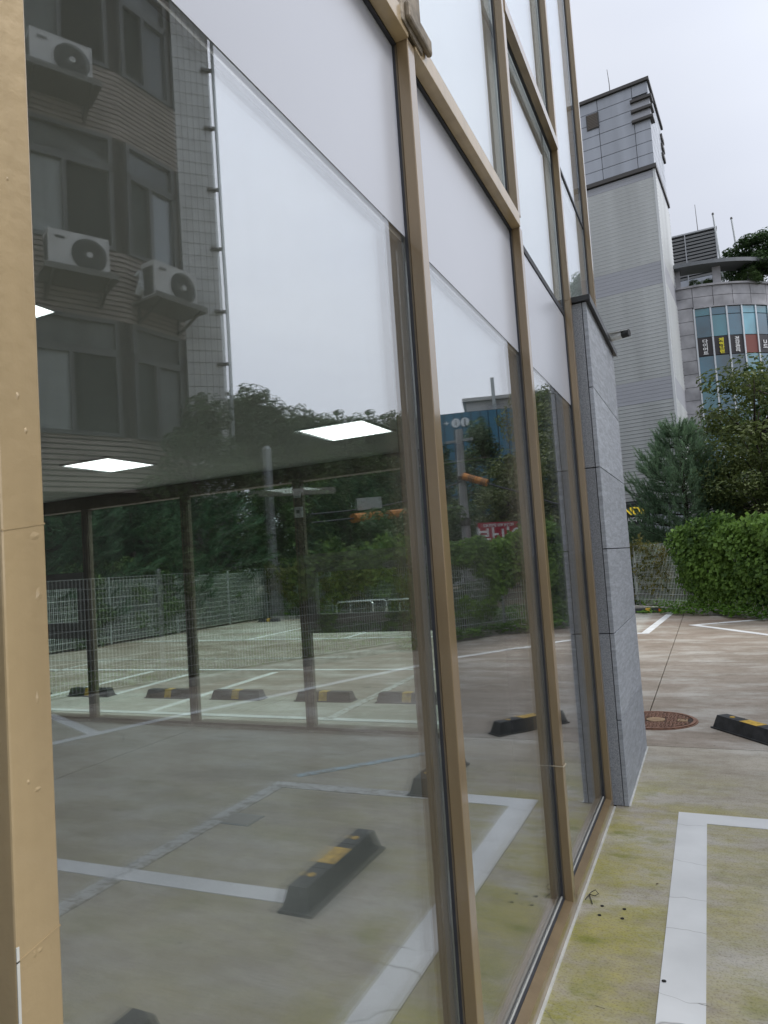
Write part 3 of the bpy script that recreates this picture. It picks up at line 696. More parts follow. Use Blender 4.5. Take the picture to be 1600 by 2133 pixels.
# ------------------------------------------------------------------ foliage generators
def quads_leaf(b, p, n, s, asp=.55):
    n = Vector(n).normalized(); a = n.orthogonal().normalized(); a = Matrix.Rotation(R4.uniform(0, 6.283), 3, n) @ a; c_ = n.cross(a)
    l, w = s, s*asp
    b.add([p-a*l*.5, p+c_*w*.5-a*l*.05+n*s*.12, p+a*l*.5, p-c_*w*.5-a*l*.05+n*s*.12], [(0, 1, 2, 3)])
R4 = random.Random(21)
def rv():
    while True:
        v = Vector((R4.uniform(-1, 1), R4.uniform(-1, 1), R4.uniform(-1, 1)))
        if .05 < v.length < 1: return v
def leaf_clumps(b, clumps, per, size):
    for (c_, r) in clumps:
        for i in range(per):
            d = rv(); d = d.normalized()*(d.length**.5)
            p = c_+Vector((d.x*r, d.y*r, d.z*r*.7)); n = d+Vector((0, 0, .7))+rv()*.7
            quads_leaf(b, p, n, size*R4.uniform(.7, 1.3))
def broad_tree_meshes(H, Rr, lm, nclump, per, leaf, base=.28, shape='round'):
    """returns trunk mesh, limb mesh, crown mesh"""
    tr = MB(); pts = [Vector((0, 0, 0))]
    for i in range(1, 7): pts.append(Vector((R4.uniform(-.06, .06)*i, R4.uniform(-.06, .06)*i, H*.85*i/6)))
    tr.tube(pts, [.035*H*.5*(1-.13*i) for i in range(7)], 7)
    cl = []; li = MB()
    for i in range(nclump):
        z = H*(base+(1-base)*(i+.5)/nclump); f = (z/H-base)/(1-base)
        if shape == 'round': rad_ = Rr*math.sqrt(max(.05, 1-(2*f-.85)**2/1.55))
        elif shape == 'cone': rad_ = Rr*(1-f)**.75*.95+.08
        elif shape == 'column': rad_ = Rr*min(1, .45+f*3)*min(1, ((1-f)*2.2)**.7)
        a = R4.uniform(0, 6.283); q = rad_*math.sqrt(R4.uniform(.15, 1))
        c_ = Vector((math.cos(a)*q, math.sin(a)*q, z+R4.uniform(-.15, .15))); r = (.20+.12*R4.random())*Rr*(1.0 if shape != 'column' else 1.3)
        cl.append((c_, r))
        if i % 2 == 0:
            s_ = pts[min(6, max(1, int(6*(z-.25*q)/(H*.85))))]; mid = (s_+c_)/2+Vector((0, 0, -.05*q))
            li.tube([s_, mid, c_], [.012*H*.5, .008*H*.5, .003*H*.5], 5)
    cr_ = MB(); leaf_clumps(cr_, cl, per, leaf)
    if shape == 'column' or shape == 'cone':
        for i in range(5): leaf_clumps(cr_, [(Vector((R4.uniform(-.12, .12)*Rr, R4.uniform(-.12, .12)*Rr, H*(.93+.03*i))), .10*Rr+.02*(5-i))], per//6, leaf)
    return tr.mesh('trunk', BARK, True), li.mesh('limbs', BARK, True), cr_.mesh('crown', lm)
def needle_tuft(b, p, d, n, l, spread=.85, w_=.0016):
    d = d.normalized()
    for k_ in range(n):
        v = (d+rv()*spread).normalized(); s_ = v.cross(Vector((R4.random()-.5, R4.random()-.5, R4.random()-.5))).normalized()*(w_+l*.028)
        e = p+v*l*R4.uniform(.75, 1.15); b.add([p-s_, p+s_, e], [(0, 1, 2)])
def pine_meshes(H, Rr, lm, dens=1.0, up=.5, base=.22, needle=.10):
    """whorls of rising branches; each shoot is a spindle of needles, with bare gaps between shoots"""
    tr = MB(); tr.tube([(0, 0, 0), (.02*H, .01*H, H*.5), (0, 0, H)], [.022*H, .014*H, .004*H], 7)
    li = MB(); nd = MB(); nw = int(7*dens+2)
    def shoot(p, d, l, n):
        """a shoot: stem plus needles all along it"""
        e = p+d*l; li.tube([p, e], [.0018*H, .0008*H], 3)
        for s2 in range(n): needle_tuft(nd, p.lerp(e, (s2+.3)/n), d, 9, needle, .62)
    for w in range(nw):
        f = w/(nw-1); z = H*(base+(.93-base)*f); L_ = Rr*((1-f)**.75*1.0+.20)*min(1, .72+f*1.6)
        nb = 7 if f < .75 else 5
        for k_ in range(nb):
            a = 2*math.pi*(k_+R4.uniform(-.3, .3))/nb+w*.9; l = L_*R4.uniform(.72, 1.15); d = Vector((math.cos(a), math.sin(a), 0)); side = Vector((-d.y, d.x, 0))
            p0 = Vector((0, 0, z)); rise = up*(.30+.9*f)
            pts = [p0, p0+d*l*.40+Vector((0, 0, l*.08*rise)), p0+d*l*.75+Vector((0, 0, l*.32*rise)), p0+d*l+Vector((0, 0, l*.70*rise))]
            li.tube(pts, [.0035*H, .0026*H, .0018*H, .001*H], 4)
            shoot(pts[3], (d+Vector((0, 0, 1.6*up+.3))).normalized(), needle*R4.uniform(1.6, 3.2)*(.6+up), 7)
            for q in range(7):
                g = .25+.72*q/6; i_ = min(2, int(g*3)); u_ = g*3-i_
                pp = pts[i_].lerp(pts[i_+1], u_)
                for sgn in (1, -1):
                    v = (side*sgn*(1.05-.3*g)+d*.8+Vector((0, 0, R4.uniform(.1, .9)*(up+.2)))).normalized(); ll = l*.36*(1.25-g)*R4.uniform(.7, 1.2)+needle
                    e = pp+v*ll; shoot(pp, v, ll, max(3, int(ll/needle*1.7)))
                    v2 = (v+Vector((0, 0, 1.5*up+.2))).normalized(); shoot(e, v2, needle*R4.uniform(1.0, 2.2)*(.5+up), 4)
                    if l > .8*Rr or dens > 1.3:
                        m_ = pp.lerp(e, .5); v3 = (v+side*sgn*.8+Vector((0, 0, R4.uniform(-.3, .6)))).normalized(); shoot(m_, v3, needle*1.6, 3)
    for k_ in range(6):
        a = k_*1.25; ln = H*(.15 if k_ == 0 else .10); b0 = Vector((0, 0, H*.915)); d = Vector((math.cos(a)*.42, math.sin(a)*.42, 1)) if k_ else Vector((0, 0, 1))
        shoot(b0, d.normalized(), ln, 9)
    return tr.mesh('trunk', BARK, True), li.mesh('limbs', BARK), nd.mesh('crown', lm)
def plant(meshes, name, x, y, z, s, label, cat, group=None, rz=None, lean=0):
    t = thing(name, label, cat, (x, y, z), R4.uniform(0, 6.28) if rz is None else rz, group)
    t.scale = s if isinstance(s, tuple) else (s, s, s); t.rotation_euler.x = lean
    for me in meshes: put(me.name.split('.')[0], me, t)
    return t
MIR = lambda az, r: (-(CX-r*math.sin(rad(az))), r*math.cos(rad(az)))      # a bearing seen in the mirror image -> where the thing stands
DIRP = lambda az, r: (CX-r*math.sin(rad(az)), r*math.cos(rad(az)))

T_A = broad_tree_meshes(6, 2.0, LF_BROAD, 95, 150, .13)
T_B = broad_tree_meshes(5, 1.8, LF_OLIVE, 85, 140, .12, base=.2)
T_E = broad_tree_meshes(5, 1.0, LF_EVER, 85, 150, .10, base=.04, shape='column')
T_E2 = broad_tree_meshes(5, 1.15, LF_EVER, 85, 150, .10, base=.05, shape='cone')
T_S = broad_tree_meshes(2, 1.1, LF_BROAD, 50, 150, .09, base=.05)
P_A = pine_meshes(4.9, 1.5, LF_NEED, 1.35, up=.68, base=.24, needle=.15)
P_B = pine_meshes(6.0, 2.3, LF_DARKN, 1.4, up=.35, base=.08, needle=.21)

# direct view: behind the fence on the right
x, y = DIRP(1.45, 22.5); plant(P_A, 'young_pine', x, y, .25, (.98, .98, 1.0), 'young bushy pine with upright candle shoots in front of the grey tower', 'pine tree', rz=.4)
x, y = DIRP(4.6, 24.0); plant(P_A, 'low_pine', x, y, .2, (.7, .7, .40), 'low dark pine half hidden behind the stone pier', 'pine tree')
x, y = DIRP(.4, 24.5); plant(P_A, 'low_pine', x, y, .2, (.65, .65, .34), 'low dark pine spreading under the taller young pine', 'pine tree')
x, y = DIRP(-4.7, 23.5); plant(T_B, 'maple_tree', x, y, .2, (1.38, 1.3, 1.27), 'olive leaved tree in front of the curved building at the right edge', 'tree')
x, y = DIRP(-3.6, 22.0); plant(T_B, 'dark_tree', x, y, .1, (.85, .85, .76), 'bushy tree with brownish leaves just behind the bright hedge', 'tree', rz=2.1)
# mirrored view: trees behind the diagonal fence
row = [(39.3, 11.35, 13.6, T_E), (37.4, 17, 13.9, T_E), (35.6, 18, 14.4, T_E2), (34.2, 19, 13.6, T_E), (32.6, 20, 12.5, T_E), (31.2, 21, 12.6, T_E2), (29.8, 22, 11.9, T_E), (28.6, 23, 12.1, T_E), (27.3, 24, 11.6, T_E), (26.0, 24.5, 12.0, T_E), (24.8, 25, 11.6, T_E), (23.6, 25.5, 11.9, T_E), (22.4, 25.8, 11.7, T_E), (21.2, 26, 11.3, T_E)]
for i, (az, r, el, me) in enumerate(row):
    x, y = MIR(az, r); h_ = 1.4+r*math.tan(rad(el)); s = h_/5
    plant(me, 'evergreen_tree', x, y, .1, (s*1.15, s*1.15, s), 'pointed dark evergreen in the row mirrored below the ceiling light', 'tree', 'row of evergreens mirrored in the first pane')
for az, r, el, me, nm, lb in ((16.6, 31, 10.8, T_E, 'pillar_tree', 'narrow dark green tree mirrored in the second pane before the blue building'), (11.8, 29, 12.6, T_B, 'spreading_tree', 'spreading tree mirrored across the blue building in the second pane'), (9.6, 30, 12.3, T_A, 'dark_tree', 'dark leafy tree mirrored beside the stone pier'), (14.2, 29, 7.0, T_B, 'dark_tree', 'low olive tree mirrored above the red banner'), (19.8, 29, 5.0, T_B, 'dark_tree', 'low brownish tree mirrored behind the utility pole'), (26, 22, 8.5, T_A, 'dark_tree', 'broad leafy tree standing behind the row of evergreens'), (31, 19.5, 9, T_A, 'dark_tree', 'broad leafy tree behind the left end of the evergreen row'), (22.4, 15.5, 5.5, T_S, 'shrub', 'round shrub mirrored just left of the second mullion')):
    x, y = MIR(az, r); h_ = 1.4+r*math.tan(rad(el)); s = h_/{T_E: 5, T_B: 5, T_A: 6, T_S: 2.2}[me]
    plant(me, nm, x, y, .1, (s*.68, s*.68, s) if az == 11.8 else s, lb, 'tree')
# seen through the room: dark planting behind the left fence
lst = [(-14.6, 9.6, P_B, .8), (-14.7, 12.4, P_B, .95), (-14.5, 15.0, P_B, .85), (-14.9, 17.6, P_B, 1.05), (-15.2, 20.6, T_A, 1.0), (-12.6, 21.3, T_A, .9), (-10.6, 21.4, P_B, .8), (-8.4, 22.2, P_B, .95), (-6.2, 21.6, T_A, .85), (-4.4, 22.2, P_B, .7), (-18, 14, T_A, 1.3), (-18, 20, P_B, 1.4), (-12, 25, T_A, 1.4), (-6, 26, P_B, 1.3), (-17.5, 9, P_B, 1.2)]
ords = ['nearest', 'second', 'third', 'fourth', 'fifth', 'sixth', 'seventh', 'eighth', 'ninth', 'tenth', 'eleventh', 'twelfth', 'thirteenth', 'fourteenth', 'fifteenth', 'sixteenth']
for i, (x, y, me, s) in enumerate(lst):
    pn = me is P_B
    plant(me, 'dark_pine' if pn else 'broadleaf_tree', x, y, .1, s, 'dark pine seen through the room behind the mesh fence' if pn else 'dark broadleaf tree seen through the room behind the mesh fence', 'pine tree' if pn else 'tree', 'dark pines behind the far fence' if pn else 'broadleaf trees behind the far fence')
for i in range(30):
    x, y = ((-15.9+.3*math.sin(i*2.1), 7.5+i*.95) if i < 15 else (-15.0+(i-15)*.78, 23.4+.4*math.sin(i*1.7)))
    plant(T_E, 'dark_cypress', x, y, .1, R4.uniform(.95, 1.25)*1.05, 'dark upright evergreen in the screen of trees far behind the mesh fence', 'tree', 'screen of dark evergreens far behind the fence')
sh = [(-13.75, 9.0), (-13.8, 10.4), (-13.7, 11.9), (-13.9, 13.3), (-13.75, 14.6), (-13.9, 16.0), (-13.8, 17.4), (-13.9, 18.8), (-12.6, 20.3), (-11.2, 20.3), (-9.7, 20.4), (-8.2, 20.4), (-6.8, 20.4), (-5.4, 20.5), (-4.1, 20.5), (-2.3, 20.4), (-1.0, 20.1), (.1, 19.6)]
for i, (x, y) in enumerate(sh):
    plant(T_S, 'shrub', x, y, .05, R4.uniform(.75, 1.05), 'dark green shrub pressed against the far mesh fence', 'shrub', 'shrubs behind the far mesh fence')

# ivy on the fence: leaves along the polyline, thick on top
ivy = []
def ivy_run(pts, name, label, s0, s1, dens, m_, zlo, zhi, thick, size=.075, hole=0, bulge=0):
    b = MB(); W_ = seg_iter(pts, .02); tot = W_[-1][2]; n = int(dens*tot)
    stems = MB()
    for i in range(n):
        p, t_, s = W_[R4.randrange(len(W_))]
        nrm = Vector((t_.y, -t_.x))
        wav = .10*math.sin(s*2.1+s0)+.07*math.sin(s*5.3+1.3)+.05*math.sin(s*11)
        top = zhi+wav-(.26*max(0, 1-s/.9)**1.5 if dens > 5000 else 0)+(.12*math.sin(s*23)*R4.random()); z = zlo+(top-zlo)*R4.random()**(.62)
        if hole:
            h_ = math.sin(s*3.1+z*2.2)+math.sin(z*4.1-s*1.7)+math.sin(s*7.7+z*6.1)*.6
            if h_ > hole and z < top-.38: continue
        f = (z-zlo)/(top-zlo); th = thick*(.45+.75*math.sin(min(1, f)*2.3))+bulge*max(0, f-.6)
        off = R4.uniform(-.35, 1.0)*th*(1+.25*math.sin(s*4+z*5))
        q = Vector((p.x+nrm.x*off, p.y+nrm.y*off, z+.02))
        n3 = Vector((nrm.x, nrm.y, .55))*(1 if off > 0 else -1)+rv()*.8
        quads_leaf(b, q, n3, size*R4.uniform(.5, 1.6), .8)
    for i in range(int(tot*2.2)):
        p, t_, s = W_[R4.randrange(len(W_))]; pts_ = []; xx = 0
        for z in (0.0, .4, .8, 1.2, 1.5): xx += R4.uniform(-.12, .12); pts_.append((p.x+t_.x*xx, p.y+t_.y*xx, z+.05))
        stems.tube(pts_, [.012, .010, .008, .006, .003], 4)
    t = thing(name, label, 'hedge', (0, 0, 0)); b.build('leaves', m_, t, kind='stuff'); stems.build('stems', BARK, t, kind='stuff'); return t
ivy_run([(.22, 17.68), (.8, 17.0), (1.72, 15.85), (2.9, 14.55)], 'ivy_hedge', 'bright green ivy completely covering the fence at the right edge', 0, 1, 5200, LF_IVY, .02, 1.98, .42, .085, 1.75, .12)
ivy_run([(2.9, 14.55), (4.0, 13.2), (4.95, 11.25), (5.45, 10.2)], 'ivy_hedge', 'ivy along the top of the mesh fence mirrored in the second pane', 2, 1, 3400, LF_IVY, .25, 1.92, .26, .08, .25, .1)
ivy_run([(5.45, 10.2), (5.78, 9.6)], 'ivy_hedge', 'end tuft of ivy on the mirrored fence beside the open casement', 5, 1, 1600, LF_IVY, .5, 1.75, .2, .08, .1)
ivy_run([(-3.2, 19.5), (-1.1, 18.95), (-.15, 18.05)], 'dry_hedge', 'thin brownish climber on the bare mesh fence beside the pier', 3, 1, 800, LF_DRY, .1, 1.62, .12, .07, .1)
ivy_run([(-12.8, 19.35), (-7.9, 19.42), (-3.2, 19.5)], 'dry_hedge', 'climber along the back fence seen through the far windows', 3, 1, 1700, LF_DRY, .15, 1.75, .2, .085, .5)
# ground ivy spilling over the kerb
gb = MB()
for p, t_, s in seg_iter([(-.45, 17.75), (.4, 16.7), (1.35, 15.5), (2.5, 14.2), (3.6, 12.9), (4.5, 11.0)], .004):
    nrm = Vector((t_.y, -t_.x)); spread = .50+.22*math.sin(s*1.7+.6)+.12*math.sin(s*5.1)
    if s > 3.6: spread *= .55
    d = R4.uniform(-.1, 1)*spread; z = .03+max(0, .20-d*.28)*R4.random()+.02*R4.random()
    q = Vector((p.x+nrm.x*(d+.05), p.y+nrm.y*(d+.05), z)); quads_leaf(gb, q, Vector((0, 0, 1))+rv()*.7, .085*R4.uniform(.6, 1.3), .8)
tag(gb.build('ground_ivy', LF_GRASS, kind='stuff'), 'low ivy creeping over the kerb onto the concrete', 'ivy')
wd = MB(); VERGE = seg_iter(FP[1:-2], .05)
for i in range(9000):
    p, t_, s = VERGE[R4.randrange(len(VERGE))]
    nrm = Vector((-t_.y, t_.x)); d = R4.uniform(-.1, 3.0)
    quads_leaf(wd, Vector((p.x+nrm.x*d, p.y+nrm.y*d, .06+.12*R4.random()+d*.04)), Vector((0, 0, 1))+rv()*1.1, .14*R4.uniform(.6, 1.3), .5)
tag(wd.build('undergrowth', LF_GRASS, kind='stuff'), 'low green undergrowth on the planted strip behind the fence', 'undergrowth')

# bike hoops
for i, x in enumerate((-9.35, -7.75)):
    t = thing('bike_hoop', ('left' if i == 0 else 'right')+' pair of stainless hoops for bicycles beyond the casement window', 'bike rack', (x, 17.75, 0), 0, 'stainless bike hoops')
    for dx, dy in ((0, 0), (.32, .25)):
        pts = [(dx, dy, 0), (dx, dy, .42), (dx+.03, dy, .50), (dx+.10, dy, .54), (dx+1.10, dy, .54), (dx+1.17, dy, .50), (dx+1.2, dy, .42), (dx+1.2, dy, 0)]
        MB().tube(pts, .024, 8).build('hoop', STEEL, t, smooth=True)

# ------------------------------------------------------------------ text
def text_mesh(txt, size, mat_, depth=.004, bold=0.0, name='lettering', align='CENTER', mirror=False):
    c_ = bpy.data.curves.new('lettering', 'FONT'); c_.body = txt; c_.size = size; c_.align_x = align; c_.align_y = 'CENTER'; c_.extrude = depth; c_.offset = bold; c_.resolution_u = 3
    o = bpy.data.objects.new('lettering', c_); COL.objects.link(o); bpy.context.view_layer.update()
    me = bpy.data.meshes.new_from_object(o.evaluated_get(bpy.context.evaluated_depsgraph_get()))
    bpy.data.objects.remove(o); bpy.data.curves.remove(c_); me.name = name; me.materials.clear(); me.materials.append(mat_)
    return me

# ------------------------------------------------------------------ grey tower
TWP = mat('tower_panel', (.40, .425, .47), .45, .15, noise=(1.2, .16, 6, (1, 1, .12)))
TWS = mat('tower_slat', (.66, .68, .68), .45, .15, noise=(1.0, .12, 6, (1, 1, .1)))
TWD = mat('tower_slat_dark', (.42, .43, .46), .45, .15, noise=(.5, .05, 4))
TWG = mat('tower_gap', (.10, .105, .11), .7)
TRIM = mat('dark_trim', (.085, .08, .075), .5, .3)
BROWNL = mat('brown_louvre', (.16, .135, .11), .6)
TANG = math.atan2(-.083, .9966)
tw = thing('office_tower', 'tall grey louvre clad tower with smooth panelled top', 'building', (-.14, 36.0, 0), TANG)
# local: x to the right (corner at 0), y away
Wd, Dp, ZL, ZT = 8.0, 4.7, 20.2, 24.8
MB().box(-Wd, -.06, .06, Dp-.06, 0, ZL).build('shaft_wall', TWG, tw)
MB().box(-Wd, -.05, .05, Dp-.05, ZL, ZT).build('head_wall', TWG, tw)
pitch = .185
def slats(side):
    groups = {}
    z = 3.9; i = 0
    while z < ZL-.12:
        dark = 14.35 < z < 15.45 or 8.7 < z < 9.75 or z > 19.7
        b = groups.setdefault('d' if dark else 'l', MB())
        h_ = pitch-(.014 if dark else .032)
        tilt = .012 if dark else .045
        if side == 'front':
            b.add([(-Wd, 0, z), (-.10, 0, z), (-.10, -tilt, z+h_), (-Wd, -tilt, z+h_), (-Wd, .07, z), (-.10, .07, z), (-.10, .07, z+h_), (-Wd, .07, z+h_)], [(0, 1, 2, 3), (0, 4, 5, 1), (3, 2, 6, 7), (1, 5, 6, 2), (0, 3, 7, 4)])
        else:
            b.add([(0, .10, z), (0, Dp, z), (tilt, Dp, z+h_), (tilt, .10, z+h_), (-.07, .10, z), (-.07, Dp, z), (-.07, Dp, z+h_), (-.07, .10, z+h_)], [(0, 1, 2, 3), (0, 4, 5, 1), (3, 2, 6, 7), (1, 5, 6, 2), (0, 3, 7, 4)])
        z += pitch
    for k_, b in groups.items(): b.build('louvre_slats' if k_ == 'l' else 'dark_slats', TWS if k_ == 'l' else TWD, tw, kind='stuff')
slats('front'); slats('side')
MB().box(-.098, .02, -.03, .098, 3.5, ZL).build('corner_trim', TWS, tw)
MB().box(-Wd, .09, -.14, Dp+.1, ZL, ZL+.20).build('coping', TRIM, tw)
MB().box(-Wd, .0, -.02, .0, .2, 3.5).build('plinth', TWP, tw); MB().box(-.0, .02, -.02, Dp, .2, 3.5).build('plinth', TWP, tw)
xs_ = [-Wd, -5.80, -4.10, -2.45, -.75, -.0]; zs_ = [ZL+.20+i*.62 for i in range(7)]+[ZT-.10]
for i in range(5):
    for j in range(7):
        if i == 4 and j in (4, 5): continue
        MB().box(xs_[i]+.014, xs_[i+1]-.014, -.0, .05, zs_[j]+.014, zs_[j+1]-.014).build('wall_panel', TWP, tw)
for a, b in ((.02, 2.3), (2.33, Dp-.02)):
    for j in range(7): MB().box(-.05, -.0, a, b, zs_[j]+.014, zs_[j+1]-.014).build('wall_panel', TWP, tw)
MB().box(-Wd, .10, -.12, Dp+.1, ZT-.10, ZT+.06).build('roof_trim', TRIM, tw)
MB().box(-3.05, -2.42, -.05, -.001, 23.25, 24.05).build('vent_frame', TRIM, tw)
b = MB()
for i in range(9): b.box(-2.99, -2.48, -.07, -.052, 23.3+i*.082, 23.35+i*.082)
b.build('vent_louvre', BROWNL, tw)
for yy in (0, Dp-.75):
    for i, z in enumerate((22.75, 23.28, 23.80)):
        if yy == 0: MB().box(-.85, .16, -.16, .55, z, z+.13).build('ledge', TRIM, tw)
        else: MB().box(-.05, .10, yy, Dp+.10, z, z+.26).build('ledge', TRIM, tw)
MB().box(-.80, .05, -.02, .5, 22.9, 23.9).build('corner_vent', TWD, tw)
MB().tube([(-2.0, 1.5, ZT), (-2.0, 1.5, ZT+1.5), (-2.05, 1.5, ZT+2.3)], [.03, .02, .012], 5).build('antenna', TRIM, tw)
sg = MB().box(-4.9, -1.85, -.20, -.06, 2.75, 3.75).build('sign_board', mat('sign_black', (.02, .025, .022), .5), tw)
put('lettering', text_mesh('LANDS', .52, mat('sign_yellow', (.75, .55, .03), .5, emit=((.8, .6, .05), .3)), .01, .012), sg, (-2.62, -.215, 3.38), (rad(90), 0, 0))
put('lettering', text_mesh('시디미', .26, mat('sign_white', (.7, .72, .7), .5), .01, .004), sg, (-2.35, -.215, 2.95), (rad(90), 0, 0))

# ------------------------------------------------------------------ curved glass and stone building
CSTONE = mat('pale_granite', (.37, .365, .38), .75, noise=(1.6, .28, 8), bump=(30, .1))
CGAP = mat('stone_joint', (.13, .125, .12), .9)
def tintglass(name, col, rough=.04):
    return mat(name, col, rough, 0, 1.0, noise=(.45, .5, 3), coat=.6)
BG1 = tintglass('blue_glass', (.018, .10, .15)); BG2 = tintglass('blue_glass_reflection', (.13, .42, .52), .1); BG3 = tintglass('green_blue_glass', (.03, .17, .21))  # palest blue panes: a reflection painted into the glass colour
BANB = mat('banner_black', (.025, .02, .022), .5); BANR = mat('banner_red', (.20, .05, .035), .5)
TXW = mat('text_white', (.8, .8, .8), .5); TXY = mat('text_yellow', (.8, .7, .03), .5)
cb = thing('curved_building', 'curved grey stone and blue glass building with Korean banners in its windows', 'building', (0, 47, 0))
RC = 6.6
def arc_panel(b, R0, R1, p0, p1, z0, z1, n=2):
    vs_ = []; 
    for R_ in (R1, R0):
        for z in (z0, z1):
            for i in range(n+1):
                a = rad(p0+(p1-p0)*i/n); vs_.append((R_*math.sin(a), -R_*math.cos(a), z))
    m_ = n+1; fs = []
    for i in range(n):
        fs += [(i, i+1, m_+i+1, m_+i), (2*m_+i+1, 2*m_+i, 3*m_+i, 3*m_+i+1), (i+1, i, 2*m_+i, 2*m_+i+1), (m_+i, m_+i+1, 3*m_+i+1, 3*m_+i)]
    fs += [(0, m_, 3*m_, 2*m_), (n, 2*m_+n, 3*m_+n, m_+n)]
    return b.add(vs_, fs)
arc_panel(MB(), .5, RC-.08, -60, 110, 0, 15.3, 24).build('core_wall', CGAP, cb)
phw = [9+7.2*i for i in range(13)]
zrow = [15.4, 14.85, 14.32]
edges = [-40, -30, -20, -10, 1] + [9+9.0*i for i in range(11)]
for i in range(len(edges)-1):
    for j in range(2):
        arc_panel(MB(), RC-.07, RC+.0, edges[i]+.12, edges[i+1]-.12, zrow[j+1]+.012, zrow[j]-.012).build('stone_block', CSTONE, cb)
arc_panel(MB(), RC-.3, RC+.10, -40, 110, 15.4, 15.5, 24).build('coping', CSTONE, cb)
arc_panel(MB(), RC-.07, RC+.05, 9, 110, 14.22, 14.31, 24).build('lintel', CSTONE, cb)
z = 14.30; k_ = 0
while z > .8:
    h_ = .72
    for a, b_ in ((-10, -1), (-1, 8.6)) if k_ % 2 else ((-10, 1.5), (1.5, 8.6)):
        arc_panel(MB(), RC-.07, RC, a+.1, b_-.1, z-h_+.012, z-.012).build('stone_block', CSTONE, cb)
    z -= h_; k_ += 1
rows = [(14.2, 13.8), (13.78, 12.62), (12.60, 11.60), (11.58, 10.2), (10.18, 8.6), (8.58, 7.0), (6.98, 5.2)]
for i in range(12):
    a, b_ = phw[i], phw[i+1]
    for j, (zt, zb) in enumerate(rows):
        if i == 3 and j < 2: m_ = BG2
        elif i == 3 and j == 3: m_ = BG2
        else: m_ = BG1 if (i*3+j*5) % 4 else BG3
        if j == 2:
            o = arc_panel(MB(), RC-.09, RC-.02, a+.35, b_-.35, zb+.01, zt-.01, 1).build('banner', BANR if i == 3 else BANB, cb)
            if i in (0, 1, 2, 4):
                tx = ['다이어트', '체력단련', '건강관리', '', 'U드'][i]
                am = rad((a+b_)/2); me = text_mesh('\n'.join(tx), .30 if len(tx) > 2 else .36, TXY if i == 1 else TXW, .004, .008)
                cz = sum(v.co.y for v in me.vertices)/max(1, len(me.vertices))
                for v in me.vertices: v.co.y = (v.co.y-cz)*.72
                put('lettering', me, o, ((RC+.01)*math.sin(am), -(RC+.01)*math.cos(am), (zt+zb)/2), (rad(90), 0, am))
        else:
            arc_panel(MB(), RC-.09, RC-.03, a+.35, b_-.35, zb+.01, zt-.01, 1).build('pane', m_, cb)
    arc_panel(MB(), RC-.09, RC+.03, a-.35, a+.35, 4.6, 14.22, 1).build('mullion', mat('pale_mullion', (.55, .58, .6), .4, .3) if i == 0 else bpy.data.materials['pale_mullion'], cb)
# roof canopy on posts
for a in (3, 22, 41, 60, 79):
    am = rad(a); x, y = (RC-.4)*math.sin(am), -(RC-.4)*math.cos(am)
    MB().box(x-.2, x+.2, y-.2, y+.2, 15.4, 16.5).build('canopy_post', CSTONE, cb)
arc_panel(MB(), RC-.95, RC+.35, -5, 100, 16.5, 16.70, 22).build('roof_canopy', mat('canopy_grey', (.16, .17, .18), .5, .2), cb)
MB().obox((-1.35, -RC-.1, 16.35), (.35, -.1, 0), (.15, .8, 0), (0, 0, .75)).build('canopy_end', bpy.data.materials['canopy_grey'], cb)
# lower annex
an = thing('annex_wall', 'low pale stone wall behind the pines', 'wall', (0, 0, 0))
AN = mat('annex_pale', (.42, .42, .43), .75, noise=(1.5, .1))
MB().box(.0, 14, 33.2, 34, 0, 3.7).build('core', CGAP, an)
for i in range(9):
    for j in range(4): MB().box(.0+i*1.55+.012, (i+1)*1.55-.012, 33.15, 33.2, .2+j*.85+.01, .2+(j+1)*.85-.01).build('stone_panel', AN, an)
MB().box(-.1, 14, 33.05, 33.3, 3.6, 3.75).build('coping', AN, an)
# rooftop plant room with louvres
ph = thing('rooftop_plant_room', 'louvred rooftop plant room behind the curved building', 'building', (0, 0, 0))
LV = mat('louvre_white', (.46, .475, .49), .5, .2)
def PHX(x): return x
MB().box(-4.5, 2.95, 52.1, 58, 15, 23.15).build('core', mat('plant_dark', (.045, .05, .055), .8), ph)
b = MB(); z = 15.2
while z < 23.1:
    if not (18.9 < z < 19.9): b.add([(-4.5, 52.0, z), (2.95, 52.0, z), (2.95, 51.92, z+.12), (-4.5, 51.92, z+.12), (-4.5, 52.09, z+.12), (2.95, 52.09, z+.12)], [(0, 1, 2, 3), (3, 2, 5, 4)])
    z += .24
b.build('louvre_slats', LV, ph, kind='stuff')
for i, (a, c_) in enumerate(((-4.5, -1.2), (-1.18, 1.0), (1.02, 2.95))): MB().box(a, c_, 51.95, 52.05, 18.95, 19.95).build('wall_panel', TWP, ph)
for x in (-1.2, 1.0, 2.92): MB().box(x-.03, x+.03, 51.88, 52.0, 15, 23.2).build('post', LV, ph)
MB().box(-4.5, 3.05, 51.9, 58, 23.15, 23.25).build('coping', LV, ph)
MB().tube([(1.9, 53, 23.2), (1.85, 53, 25.6)], [.03, .015], 5).build('antenna', TRIM, ph)
for az, el, l in ((-2.8, 23.6, 'taller white flagpole on the curved roof next to the louvred plant room'), (-4.0, 23.0, 'shorter white flagpole beside the rooftop pine')):
    x, y = DIRP(az, 43.5); zt = CH+43.5*math.tan(rad(el)); t = thing('flagpole', l, 'flagpole', (x, y, 15.4))
    MB().tube([(0, 0, 0), (-.28, 0, zt-15.5)], [.07, .045], 8).build('pole', WHITEP, t); MB().tube([(-.28, 0, zt-15.5), (-.28, 0, zt-15.4)], [.07, .05], 8).build('finial', TRIM, t)
T_R = broad_tree_meshes(4, 1.9, LF_OLIVE, 60, 170, .16, base=.35)
P_R = broad_tree_meshes(4, 1.9, LF_EVER, 75, 170, .17, base=.30)
